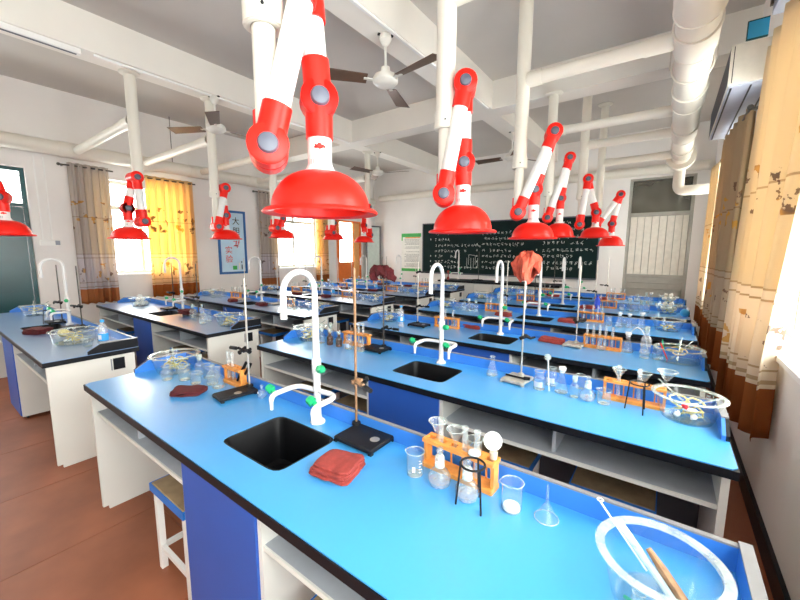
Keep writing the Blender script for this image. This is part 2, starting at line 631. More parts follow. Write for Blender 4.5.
# teal double door with barred transom
mb = MB().box(LX-.12, LX-.06, TD[0], TD[0]+.05, 0, TD[3]).box(LX-.12, LX-.06, TD[1]-.05, TD[1], 0, TD[3])
mb.box(LX-.12, LX-.06, TD[0]+.05, TD[1]-.05, TD[3]-.05, TD[3]).box(LX-.12, LX-.06, TD[0]+.05, TD[1]-.05, 2.17, 2.22)
d1 = struct('door_1', mb, M['teal'])
for a, b in ((TD[0]+.052, .628), (.632, TD[1]-.052)):
    lf = child('door_leaf', MB().box(LX-.11, LX-.07, a, b, 0.005, 2.168), M['teal'], d1, False)
    child('leaf_panel', MB().box(LX-.0695, LX-.055, a+.09, b-.09, 1.15, 2.05).box(LX-.0695, LX-.055, a+.09, b-.09, .15, 1.0), M['teal'], lf, False)
child('pane', MB().box(LX-.094, LX-.088, TD[0]+.051, TD[1]-.051, 2.222, 2.648), M['pane'], d1, False)
for i in range(4):
    child('bar', MB().cyl((LX-.075, TD[0]+.05, 2.29+i*.1), (LX-.075, TD[1]-.05, 2.29+i*.1), .008, n=8), M['alu'], d1)
# orange door with big pane
mb = MB().box(LX-.14, LX-.02, OD[0], OD[0]+.05, 0, OD[3]).box(LX-.14, LX-.02, OD[1]-.05, OD[1], 0, OD[3]).box(LX-.14, LX-.02, OD[0]+.05, OD[1]-.05, OD[3]-.05, OD[3])
d2 = struct('door_2', mb, M['orange'])
lf = child('door_leaf', MB().box(LX-.10, LX-.06, 7.072, 7.20, 0.005, 2.368).box(LX-.10, LX-.06, 7.72, 7.968, 0.005, 2.368).box(LX-.10, LX-.06, 7.20, 7.72, .005, 1.28), M['orange'], d2, False)
child('pane', MB().box(LX-.083, LX-.077, 7.201, 7.719, 1.281, 2.368), M['pane'], lf, False)
child('edge_strip', MB().box(LX-.0595, LX-.045, 7.74, 7.965, .005, 2.368), M['pale'], lf, False, 'pale orange strip')
# front door: smoked transom over a slatted shutter
mb = MB().box(FD[0], FD[0]+.05, FY+.03, FY+.12, 0, FD[3]).box(FD[1]-.05, FD[1], FY+.03, FY+.12, 0, FD[3])
mb.box(FD[0]+.05, FD[1]-.05, FY+.03, FY+.12, FD[3]-.04, FD[3]).box(FD[0]+.05, FD[1]-.05, FY+.02, FY+.12, 2.26, 2.33)
mb.box(FD[0]+.05, FD[1]-.05, FY+.01, FY+.12, 1.09, 1.14)
d3 = struct('door_3', mb, M['steelg'])
child('pane', MB().box(FD[0]+.051, FD[1]-.051, FY+.08, FY+.086, 2.331, 2.939), M['smoke'], d3, False)
child('backing', MB().box(FD[0]-.05, FD[1]+.05, FY+.2405, FY+.26, 0, 3.02), M['steelg'], d3, False)
xs = FD[0]+.052
while xs < FD[1]-.08:
    x2 = min(xs+.118, FD[1]-.052)
    child('slat', MB().box(xs+.004, x2-.004, FY+.05, FY+.075, 1.142, 2.258), M['shut'], d3, False)
    xs += .118
for z0, z1 in ((.86, .97), (.975, 1.085)):
    child('rail_panel', MB().box(FD[0]+.052, FD[1]-.052, FY+.03, FY+.07, z0, z1), M['steelg'], d3, False)
xs = FD[0]+.052
while xs < FD[1]-.1:
    x2 = min(xs+.224, FD[1]-.052)
    child('lower_panel', MB().box(xs+.004, x2-.004, FY+.06, FY+.085, 0.01, .855), M['steelg'], d3, False)
    xs += .224

# ------------------------------------------------------------------ lab benches
BD, BH = 0.575, 0.8
RXL, RXR, LXL, LXR = -2.685, 0.265, -6.60, -3.412
RY = [0.562, 1.676, 2.79, 4.06, 5.30, 6.48]
LY = [0.51, 1.622, 2.76, 3.98, 5.20, 6.40]


def ringpts(hw, hd, cy, sx, sy, angs, z, p=None):
    out = []
    for a in angs:
        c, s = math.cos(a), math.sin(a)
        if p:
            r = (abs(c/hw)**p+abs(s/hd)**p)**(-1/p)
            out.append((sx+r*c, sy+r*s, z))
        else:
            hx = (hw[1]-sx) if c > 0 else (sx-hw[0])
            hy = (hd[1]-sy) if s > 0 else (sy-hd[0])
            r = min(hx/abs(c) if abs(c) > 1e-9 else 1e9, hy/abs(s) if abs(s) > 1e-9 else 1e9)
            out.append((sx+r*c, sy+r*s, z))
    return out


def bench_kit(L, TOP):
    """local origin: floor under the centre of the front edge; x along bench, y to the back"""
    K = Kit('lab_bench', 'lab bench')
    h = L/2
    sx, sy, sw, sd = 0.0, 0.285, 0.19, 0.145
    angs = set(2*PI*i/72 for i in range(72))
    for cx in (-h, h):
        for cy in (0, BD):
            angs.add(math.atan2(cy-sy, cx-sx) % (2*PI))
    for ex in np.linspace(-h, h, 14):
        angs.add(math.atan2(-sy, ex-sx) % (2*PI))
        angs.add(math.atan2(BD-sy, ex-sx) % (2*PI))
    angs = sorted(angs)

    def slab(z0, z1, inset, r_in):
        mb = MB()
        o0 = ringpts((-h+inset, h-inset), (inset, BD-inset), 0, sx, sy, angs, z0)
        o1 = [(x, y, z1) for x, y, z in o0]
        i0 = ringpts(sw+r_in, sd+r_in, 0, sx, sy, angs, z0, 9)
        i1 = [(x, y, z1) for x, y, z in i0]
        mb.loft([i0, o0, o1, i1, i0], caps=False)
        return mb
    K.add('worktop', slab(.796, BH, .004, .004), TOP, smooth=False, label='blue laminate worktop')
    K.add('edge_band', slab(.762, .796, 0, .004), M['black'], smooth=False, label='thick black edge of the worktop')
    # basin
    def rr(d, z):
        return ringpts(sw+d, sd+d, 0, sx, sy, angs, z, 9)
    K.add('sink', MB().loft([rr(.003, .74), rr(.003, .7985), rr(-.004, .7985), rr(-.008, .79), rr(-.015, .60), rr(-.03, .59)][::1], caps=False).loft([rr(-.03, .59), rr(-.12, .588)], caps=True), M['sink'], label='black rectangular sink basin')
    # upstands
    b0, b1 = BD-.020, BD-.004
    K.add('back_upstand', MB().box(-h+.03, h-.03, b0, b1, BH, BH+.062), M['bluelip'], smooth=False)
    K.add('upstand_trim', MB().box(-h+.03, h-.03, b0, b1, BH+.062, BH+.067), M['edge'], len(K.parts)-1, smooth=False)
    for s in (-1, 1):
        x0 = s*(h-.030) if s < 0 else h-.030
        xa, xb = (-h+.004, -h+.03) if s < 0 else (h-.03, h-.004)
        prof = [(.25, BH), (.25, BH+.022), (.33, BH+.068), (b1, BH+.068), (b1, BH)]
        mi, mo = (xb, xa) if s < 0 else (xa, xb)
        mid = (xa+xb)/2
        def pr(x0, x1, pf):
            mb = MB()
            mb.loft([[(x0, y, z) for y, z in pf], [(x1, y, z) for y, z in pf]])
            return mb
        inn = pr(mid, xb, prof) if s < 0 else pr(xa, mid, prof)
        out = pr(xa, mid, prof) if s < 0 else pr(mid, xb, prof)
        q = K.add('side_upstand', inn, M['bluelip'], smooth=False)
        K.add('upstand_backing', out, M['black'], q, smooth=False, label='black outer face')
        K.add('upstand_trim', MB().box(xa, xb, .33, b1, BH+.068, BH+.074), M['edge'], q, smooth=False)
    # carcass
    dl, dr = -.29, .25
    for s in (-1, 1):
        e0, e1 = (-h+.02, -h+.045) if s < 0 else (h-.045, h-.02)
        q = K.add('end_panel', MB().box(e0, e1, .02, BD-.03, .025, .762), M['panel'], smooth=False)
        K.add('foot', MB().box(e0+.003, e1-.003, .05, BD-.2, 0, .025), M['panel'], q, smooth=False)
        K.add('foot', MB().box(e0+.003, e1-.003, BD-.13, BD-.04, 0, .025), M['black'], q, smooth=False)
        xo = (-h+.02) if s < 0 else (h-.02)
        K.add('socket_plate', MB().box(min(xo, xo+s*.006), max(xo, xo+s*.006), .40, .475, .645, .735), M['black'], q, smooth=False, label='dark square power socket')
        K.add('socket_trim', MB().box(min(xo, xo+s*.008), max(xo, xo+s*.008), .385, .391, .645, .735), M['grey'], q, smooth=False)
    for xq in (dl, dr):
        K.add('partition', MB().box(xq-.01, xq+.01, .03, BD-.03, .025, .762), M['panel'], smooth=False)
    q = K.add('cabinet_door', MB().box(dl+.012, dr-.012, .022, .04, .03, .756), M['bluedoor'], smooth=False, label='plain blue cabinet door')
    K.add('back_panel', MB().box(-h+.046, h-.046, BD-.05, BD-.032, .631, .762), M['grey'], smooth=False)  # upper half: cubby shade painted in as darker grey
    K.add('back_panel', MB().box(-h+.046, h-.046, BD-.05, BD-.032, .10, .6305), M['dark'], smooth=False, label='lower back panel with kneehole shade in its colour')  # lower half: kneehole shade painted in as a near-black tone
    K.add('kick_board', MB().box(dl+.012, dr-.012, .06, .075, 0, .03), M['black'], smooth=False)
    for a, b, dv in ((-h+.045, dl-.01, (-h+dl)/2+.02), (dr+.01, h-.045, (h+dr)/2-.02)):
        sh = K.add('shelf', MB().box(a, b, .042, BD-.052, .612, .630), M['shelf_shaded'], smooth=False)
        K.add('shelf_edge', MB().box(a, b, .035, .0415, .612, .630), M['panel'], sh, smooth=False, label='white front edge')
        K.add('divider', MB().box(dv-.008, dv+.008, .06, BD-.052, .630, .762), M['shelf_shaded'], smooth=False)
    return K


BK_R = bench_kit(RXR-RXL, M['blue'])
BK_L = bench_kit(LXR-LXL, M['bluehazed'])
RCX, LCX = (RXL+RXR)/2, (LXL+LXR)/2
for k in range(6):
    c_ = 0.985 if k == 0 else 1.0
    BK_R.put((RXL+c_*(RXR-RXL)/2, RY[k], 0), 'long blue-topped lab bench with sink, ' + where('R', k), group='lab benches', sc=(c_, 1, 1))
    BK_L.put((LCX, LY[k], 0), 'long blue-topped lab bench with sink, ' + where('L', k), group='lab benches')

# stools
SK = Kit('lab_stool', 'stool')
sq = SK.add('seat', MB().cbox(-.17, .17, -.12, .12, .438, .455, .004), M['seat'], smooth=False, label='brown board seat')
SK.add('edge_band', MB().box(-.175, .175, -.125, -.1205, .415, .453).box(-.175, .175, .1205, .125, .415, .453).box(-.175, -.1705, -.1205, .1205, .415, .453).box(.1705, .175, -.1205, .1205, .415, .453), M['blueband'], sq, smooth=False, label='bright blue edge')
for x in (-.15, .15):
    for y in (-.1, .1):
        SK.add('leg', MB().box(x-.014, x+.014, y-.014, y+.014, 0, .438), M['white'], smooth=False)
for y in (-.1, .1):
    SK.add('stretcher', MB().box(-.136, .136, y-.009, y+.009, .10, .125), M['white'], smooth=False)
for x in (-.15, .15):
    SK.add('stretcher', MB().box(x-.009, x+.009, -.086, .086, .10, .125), M['white'], smooth=False)
for k in range(6):
    for side, cx, fy, L in (('R', RCX, RY[k], RXR-RXL), ('L', LCX, LY[k], LXR-LXL)):
        for dx in (-1.08, -.56, .54, 1.08):
            if k == 0 and ((side == 'R' and dx < -1) or (side == 'L' and dx == .54)):
                continue
            nr, fr_ = ('aisle', 'curtain') if side == 'R' else ('wall', 'aisle')
            en = nr if dx < 0 else fr_
            spot = ('at the %s end' % en) if abs(dx) > 1 else ('next to cabinet, %s half' % en)
            SK.put((cx+dx*L/2.95, fy+.17 + (0 if k == 0 and side == 'R' else .10), 0), 'blue-edged stool %s, %s' % (spot, where(side, k)), group='lab stools')

# ------------------------------------------------------------------ faucets
FK = Kit('lab_faucet', 'faucet')
FK.add('base_flange', MB().lathe([(.032, 0), (.034, .004), (.03, .012), (.019, .02), (.017, .03)], 20), M['tap'])
gp = [(0, 0, .02), (0, 0, .32), (0, 0, .58)]
for i in range(0, 13):
    a = PI*i/12
    gp.append((0, -.085+.085*math.cos(a), .60+.085*math.sin(a)))
gp += [(0, -.17, .56), (0, -.17, .50)]
sp_ = FK.add('gooseneck_spout', MB().tube(gp, [.016, .0155, .013]+[.0125]*13+[.013, .014], 14), M['tap'])
FK.add('collar', MB().lathe([(.018, .23), (.0205, .235), (.0205, .29), (.018, .295)], 16), M['tap'], sp_)


def bend(p0, p1, p2, n=6):
    p0, p1, p2 = Vector(p0), Vector(p1), Vector(p2)
    return [(p0*(1-t)**2+p1*2*t*(1-t)+p2*t*t) for t in [i/n for i in range(n+1)]]


def knob_mb(c, d, r=.02):
    c, d = Vector(c), Vector(d).normalized()
    mb = MB()
    mb.tube([c, c+d*.012, c+d*.014, c+d*.04, c+d*.046], [r*.5, r*.5, r, r*.85, r*.5], 6)
    return mb


for s in (-1, 1):
    pts = [Vector((0, 0, .15))] + [Vector(p) for p in bend((s*.07, 0, .15), (s*.125, 0, .15), (s*.125, -.06, .15))] + [Vector((s*.125, -.10, .15))] + [Vector(p) for p in bend((s*.125, -.12, .15), (s*.125, -.15, .15), (s*.125, -.15, .12))] + [Vector((s*.125, -.15, .085))]
    br = FK.add('branch_pipe', MB().tube(pts, [.0115]*(len(pts)-2)+[.009, .007], 12), M['tap'])
    FK.add('knob', knob_mb((s*.125-.008, -.125, .155), (-.9, -.15, .45)), M['green'], br, label='green tap knob', smooth=False)
FK.add('knob', knob_mb((.014, -.005, .255), (1, -.3, .1)), M['green'], sp_, label='green tap knob', smooth=False)
FK.add('knob_stem', MB().cyl((.01, -.004, .255), (.03, -.01, .257), .008, n=8), M['tap'], sp_)
for k in range(6):
    FK.put((RCX-.014, RY[k]+.487, BH), 'tall white gooseneck faucet with green knobs, ' + where('R', k), R(4), 'gooseneck faucets')
    FK.put((LCX, LY[k]+.487, BH), 'tall white gooseneck faucet with green knobs, ' + where('L', k), R(-4), 'gooseneck faucets')

# ------------------------------------------------------------------ fume extraction arms
POLE_R, THIN_R = .055, .037


def star_logo(c, nrm, size):
    """small red maker's mark: a wide blot with spiky ends, lying on the neck"""
    nrm = Vector(nrm).normalized()
    t = Vector((-nrm.y, nrm.x, 0))
    u = Vector((0, 0, 1))
    pts2 = [(-1, -.2), (-.75, .05), (-.85, .4), (-.45, .2), (-.2, .55), (.15, .5), (.4, .2), (.65, .35), (.7, .1), (1, .25), (.85, -.1), (.95, -.5), (.6, -.2), (.3, -.35), (0, -.5), (-.3, -.3), (-.6, -.35)]
    mb = MB()
    k = len(pts2)
    f = [c+nrm*.0026+t*(x*size)+u*(y*size) - nrm*((x*size)**2/(2*.042)) for x, y in pts2]
    b = [p-nrm*.004 for p in f]
    mb.v = [tuple(p) for p in f+b]
    mb.f = [list(range(k)), list(range(2*k-1, k-1, -1))] + [[i, (i+1) % k, k+(i+1) % k, k+i][::-1] for i in range(k)]
    return mb


def fume_arm(P, H, t2, z, label, ztop, pipe_to=None, capflip=False):
    """P pole xy, H hood xy, t2 where the top elbow stands along P->H, z = (lower elbow, top elbow, third elbow, neck foot, rim)"""
    zj1, zj2, zj3, zn, zr = z
    root = empty('fume_extraction_arm', label, 'extractor', (P[0], P[1], 0), 0, 'fume extraction arms')
    P3 = Vector((0, 0, 0))
    D = Vector((H[0]-P[0], H[1]-P[1], 0))
    d = D.normalized()
    a = Vector((d.y, -d.x, 0))       # joint axis
    if a.dot(Vector((-P[0], -P[1], 0))) < 0:
        a = -a
    j1 = P3+Vector((0, 0, zj1))
    j2 = D*t2+Vector((0, 0, zj2))
    j3 = D+Vector((0, 0, zj3))
    off = a*.043
    pole = child('pole', MB().cyl((0, 0, 2.27), (0, 0, ztop), POLE_R, n=20), M['pipe'], root)
    child('coupling', MB().lathe([(.04, 2.27), (.062, 2.272), (.062, 2.36), (.056, 2.362)], 20), M['pipe'], pole)
    child('ceiling_flange', MB().lathe([(.062, ztop-.03), (.075, ztop-.028), (.10, ztop-.012), (.10, ztop), (.05, ztop)], 18), M['pipe'], pole)
    child('screw', MB().ball((a.x*.062, a.y*.062, 2.31), .006, 6), M['iron'], pole)
    child('drop_pipe', MB().cyl((0, 0, zj1+.02), (0, 0, 2.275), THIN_R, n=18), M['pipe'], root)

    def joint(c, dirs):
        mb = MB()
        for sgn, dr in dirs:
            o = off*sgn
            dv = Vector(dr).normalized()
            mb.cyl(c+o, c+o+dv*.13, .047, n=18)
            mb.tube([c+o-a*.043, c+o-a*.038, c+o+a*.038, c+o+a*.043], [.055, .064, .064, .055], 20)
        j = child('elbow_joint', mb, M['red'], root)
        sides = [q_[0] for q_ in dirs]
        for sgn in (-1, 1):
            mc = MB()
            b0 = c+a*((.085 if sgn in sides else 0)*sgn)
            mc.tube([b0, b0+a*sgn*.008, b0+a*sgn*.016, b0+a*sgn*.02], [.033, .032, .028, .012], 16)
            child('joint_cap', mc, M['cap'], j)
        return j
    v12 = (j2+off*(1 if True else -1))-(j1+off)
    joint(j1, [(-1, (0, 0, 1)), (1, v12)])
    joint(j2, [(1, -v12), (-1, (j3-off)-(j2-off))])
    joint(j3, [(-1, j2-j3), (1, (0, 0, -1))] if False else [(-1, j2-j3), (-1, (0, 0, -1))])
    child('arm_tube', MB().cyl(j1+off+v12.normalized()*.12, j2+off-v12.normalized()*.12, .040, n=18), M['white'], root)
    v23 = (j3-j2).normalized()
    child('arm_tube', MB().cyl(j2-off+v23*.12, j3-off-v23*.12, .040, n=18), M['white'], root)
    hc = D-off
    nk = child('neck', MB().lathe([(.042, zj3-.12), (.042, zn+.03), (.05, zn+.012), (.062, zn), (.03, zn-.004)], 24, hc), M['white'], root)
    tocam = Vector((-H[0], -H[1], 0)).normalized()
    child('emblem', star_logo(hc+Vector((0, 0, (zn+zj3-.12)/2+.02))+tocam*.042, tocam, .021), M['red'], nk, False, 'small red emblem')
    for q in (-.25, 0, .25):
        an = math.atan2(tocam.y, tocam.x)-.5+q
        child('vent_slot', MB().cyl((hc.x+.0435*math.cos(an), hc.y+.0435*math.sin(an), zn+.02), (hc.x+.0435*math.cos(an), hc.y+.0435*math.sin(an), zn+.04), .0022, n=6), M['vent'], nk)
    hh = zn-zr
    RH = .205
    prof = [(.05, zn+.002)]
    for i in range(1, 11):
        f = i/10
        prof.append((.05+(RH-.03-.05)*math.sin(f*PI/2)**1.08, zr+.012+(hh-.01)*math.cos(f*PI/2)))
    prof += [(RH-.008, zr+.014), (RH, zr+.006), (RH-.002, zr), (RH-.03, zr+.004)]
    inner = []
    for i in range(10, 0, -1):
        f = i/10
        inner.append((.046+(RH-.035-.05)*math.sin(f*PI/2)**1.08, zr+.008+(hh-.014)*math.cos(f*PI/2)))
    prof += inner+[(.045, zn-.003)]
    mb = MB()
    mb.lathe(prof, 48, hc)
    child('hood', mb, M['red'], root, label='red bell-shaped hood')
    return root


ARMS_R = [
    ((-1.10, .765), (-1.0, .905), 0.85, (1.90, 2.47, 2.09, 1.845, 1.70)),
    ((-1.11, 1.96), (-1.01, 2.015), 0.95, (1.90, 2.50, 2.09, 1.84, 1.682)),
    ((-1.09, 3.22), (-0.965, 3.27), 1.9, (1.905, 2.54, 2.10, 1.82, 1.68)),
    ((-1.29, 4.95), (-1.15, 4.99), 1.5, (2.0, 2.71, 2.24, 1.93, 1.755)),
    ((-1.02, 5.55), (-0.83, 5.59), 0.35, (1.94, 2.53, 2.10, 1.90, 1.765)),
    ((-0.98, 6.75), (-0.77, 6.78), 1.4, (2.0, 2.46, 2.02, 1.83, 1.67)),
]
for k, (P, H, t2, z) in enumerate(ARMS_R):
    fume_arm(P, H, t2, z, 'red and white jointed fume hood arm, ' + where('R', k), BZ if k == 3 else CZ)
ARMS_L = [
    ((-5.0, .47), (-4.93, .60), 0.5, (1.90, 2.40, 2.05, 1.84, 1.705)),
    ((-4.9, 1.70), (-4.9, 1.58), 0.3, (1.90, 2.38, 2.04, 1.83, 1.70)),
    ((-4.9, 2.56), (-4.88, 2.69), 0.9, (1.89, 2.40, 2.05, 1.855, 1.73)),
    ((-4.9, 3.46), (-4.88, 3.60), 0.6, (1.92, 2.43, 2.08, 1.90, 1.775)),
    ((-4.9, 4.60), (-4.9, 4.72), 0.5, (1.90, 2.43, 2.08, 1.90, 1.78)),
    ((-4.9, 5.62), (-4.85, 5.50), 0.7, (1.90, 2.43, 2.08, 1.87, 1.75)),
]
for k, (P, H, t2, z) in enumerate(ARMS_L):
    fume_arm(P, H, t2, z, 'red and white jointed fume hood arm, ' + where('L', k), BZ)

# ------------------------------------------------------------------ ducts and branch pipes
dz = 2.97
DX = 0.03
t = empty('main_duct', 'large cream duct pipe under the ceiling beside the air conditioner', 'duct', (DX, BY, dz))


def ypipe(y0, y1, r, c=(0, 0), n=24):
    return MB().cyl((c[0], y0-BY, c[1]), (c[0], y1-BY, c[1]), r, n=n)


child('duct_pipe', ypipe(BY+.01, 7.0, .115), M['pipe'], t)
for y0, y1 in ((2.55, 2.85), (3.05, 3.35), (4.15, 4.5), (5.3, 5.7), (6.3, 6.6)):
    child('sleeve', ypipe(y0, y1, .123), M['pipe'], t)
    for y in (y0, y1):
        child('sleeve_ring', MB().tube([(.124*math.cos(q*PI/12), y-BY, .124*math.sin(q*PI/12)) for q in range(25)], .005, 6), M['pipe'], t)
child('hanger_strap', MB().tube([(.128*math.cos(q*PI/12), 3.7-BY, .128*math.sin(q*PI/12)) for q in range(25)], .006, 6), M['pipe'], t)
child('hanger_rod', MB().cyl((.14, 3.7-BY, 0), (.14, 3.7-BY, CZ-dz), .005, n=6), M['steel'], t)
child('hanger_rod', MB().cyl((-.14, 3.7-BY, 0), (-.14, 3.7-BY, CZ-dz), .005, n=6), M['steel'], t)
child('end_flange', ypipe(6.93, 7.05, .18), M['pipe'], t)
child('end_flange', ypipe(7.1, 7.16, .17), M['pipe'], t)
child('end_stub', ypipe(7.0, 7.3, .1), M['pipe'], t)
el = [Vector((0, 7.22-BY, 0))] + [Vector((0, 7.22-BY, -.12)), Vector((0, 7.22-BY, -.25))] + bend((0, 7.22-BY, -.36), (0, 7.22-BY, -.46), (.10, 7.22-BY, -.46)) + [Vector((RX-DX-.001, 7.22-BY, -.46))]
child('elbow_pipe', MB().tube(el, .075, 18), M['pipe'], t)
for k, (P, H, t2, z) in enumerate(ARMS_R):
    b = single('branch_pipe', MB().cyl((0, 0, 0), (DX-.11-P[0]-.05, 0, 0), .05, n=20).cyl((-.01, 0, 0), (.10, 0, 0), .058, n=20).cyl((DX-.28-P[0]-.05, 0, 0), (DX-.114-P[0]-.05, 0, 0), .056, n=20), M['pipe'],
               'cream branch pipe from arm to main duct, ' + where('R', k), 'pipe', 'branch pipes to the main duct', (P[0]+.05, P[1], dz+(.07 if k == 3 else 0)))
t = empty('wall_duct', 'long white duct pipe running along the poster wall', 'duct', (-7.1, BY, 3.0))
child('duct_pipe', MB().cyl((0, .01, 0), (0, FY-BY-.2, 0), .10, n=20), M['pipe'], t)
for P in ARMS_L:
    y = P[0][1]-BY
    child('sleeve', MB().cyl((0, y-.2, 0), (0, y+.2, 0), .108, n=20), M['pipe'], t)
for y in (.9, 3.0, 6.4):
    child('hanger_rod', MB().cyl((0, y-BY, .09), (0, y-BY, CZ-3.0), .006, n=6), M['rodd'], t)
for k, (P, H, t2, z) in enumerate(ARMS_L):
    single('branch_pipe', MB().cyl((0, 0, 0), (-(P[0]+7.1)+.145, 0, 0), .055, n=18).cyl((0.0, 0, 0), (-.25, 0, 0), .062, n=18), M['pipe'],
           'white branch pipe from arm to wall duct, ' + where('L', k), 'pipe', 'branch pipes to the wall duct', (P[0]-.05, P[1], 3.0))
single('cross_pipe', MB().cyl((-6.95, 0, 0), (.45, 0, 0), .085, n=18), M['pipe'], 'white pipe running along the wall above the chalkboard', 'pipe', None, (0, FY-.09, 3.09))

# ------------------------------------------------------------------ ceiling fans, conduit, batten
FN = Kit('ceiling_fan', 'fan')
FN.add('canopy', MB().lathe([(.01, 0), (.05, -.005), (.055, -.05), (.03, -.09), (.012, -.1)], 18), M['fanw'])
FN.add('hook_bracket', MB().box(-.07, .07, -.012, .012, -.012, 0), M['iron'], smooth=False)
FN.add('down_rod', MB().cyl((0, 0, -.02), (0, 0, -.30), .011, n=10), M['fanw'])
FN.add('motor', MB().lathe([(.012, -.26), (.04, -.275), (.045, -.33), (.10, -.345), (.115, -.37), (.115, -.40), (.09, -.425), (.04, -.435), (.01, -.437)], 28), M['fanw'])
for i in range(3):
    an = i*2*PI/3
    mt_ = Matrix.Rotation(an, 4, 'Z')
    def blade(u, v):
        r = .17+u*.45
        wdt = .055+.02*u
        return mt_ @ Vector((r, (v-.5)*2*wdt, -.385+(v-.5)*.03))
    mb = MB()
    mb.grid(blade, 6, 2)
    k = len(mb.v)
    mb2 = MB()
    mb2.v = mb.v+[(x, y, z-.006) for x, y, z in mb.v]
    mb2.f = mb.f+[[q+k for q in f][::-1] for f in mb.f]
    border = [i2*3 for i2 in range(7)]+[19, 20]+[i2*3+2 for i2 in range(5, -1, -1)]+[1]
    for a_, b_ in zip(border, border[1:]+border[:1]):
        mb2.f.append([a_, b_, b_+k, a_+k][::-1])
    bl = FN.add('blade', mb2, M['fanb'], smooth=False, label='dark brown fan blade')
    FN.add('blade_iron', MB().box(.09, .20, -.02, .02, -.394, -.388).xf(mt_), M['fanw'], bl, smooth=False)
for (x, y, an), lb in zip([(-2.2, 2.78, 231), (-4.75, 2.55, 209), (-4.75, 5.75, 20), (-2.2, 6.1, 60)],
                          ['brown-bladed ceiling fan above the middle aisle at the back', 'brown-bladed ceiling fan above the poster side at the back',
                           'brown-bladed ceiling fan above the poster side near the chalkboard', 'brown-bladed ceiling fan above the middle aisle near the chalkboard']):
    FN.put((x, y, BZ), lb, R(an), 'ceiling fans')
bt = empty('fluorescent_batten', 'slim white fluorescent batten under the ceiling beam', 'lamp', (-4.75, 0.2, BZ))
child('housing', MB().box(-.03, .03, 0, 1.05, -.05, 0), M['white'], bt, False)
child('reflector_groove', MB().box(-.012, .012, .03, 1.02, -.054, -.0505), M['dark'], bt, False)
single('cable_trunking', MB().box(-.012, .012, 0, 3.6, -.02, 0), M['white'], 'thin white cable trunking along the beam above the poster side', 'trunking', None, (-4.74, 1.35, BZ), smooth=False)
single('cable_trunking', MB().box(-.012, .012, 0, 5.2, -.02, 0), M['white'], 'thin white cable trunking along the beam above the middle aisle', 'trunking', None, (-2.12, -.3, BZ), smooth=False)

# ------------------------------------------------------------------ air conditioner, blue board
t = empty('air_conditioner', 'large beige air conditioner hung high beside the main duct', 'air conditioner', (RX, 3.9, 2.83))
child('casing', MB().box(-.27, -.001, 0, 1.7, .012, .29), M['ac'], t, False)
child('underside', MB().box(-.262, -.008, .015, 1.685, 0, .0115), M['acg'], t, False, 'blue-grey underside grille')
for x in (-.245, -.13, -.03):
    child('louvre_slot', MB().box(x-.006, x+.006, .05, 1.65, -.003, -.0005), M['black'], t, False)
child('front_seam', MB().box(-.2705, -.2701, .02, 1.68,   .02, .28), M['dark'], t, False)
child('side_seam', MB().box(-.252, -.247, -.0015, -.0003, .02, .28), M['black'], t, False)
pb = TX(763, 26, .30)
t = empty('wall_box', 'grey wall box with side flap above the near curtain', 'box', (RX, 3.0, 3.0))
child('box_body', MB().cbox(-.14, -.001, 0, .3, 0, .5, .01), M['acg'], t, False)
child('box_bracket', MB().box(-.155, -.1405, .26, .29, .05, .42), M['rodd'], t, False)
a_, b_ = CAM+ray(749, 22)*(3.25/ray(749, 22).y), CAM+ray(777, 32)*(3.25/ray(777, 32).y)
t = empty('blue_sign_board', 'small blank blue board sticking out above the air conditioner', 'sign', (0, 3.3, 0))
child('board_face', MB().box(a_.x+.006, RX-.145, 0.0, .012, b_.z+.02, a_.z+.02), M['bluesign'], t, False)
child('board_rim', MB().box(a_.x, a_.x+.0055, -.003, .015, b_.z+.015, a_.z+.025).box(a_.x+.006, RX-.145, -.003, .015, a_.z+.0205, a_.z+.026).box(a_.x+.006, RX-.145, -.003, .015, b_.z+.014, b_.z+.0195), M['teal'], t, False)


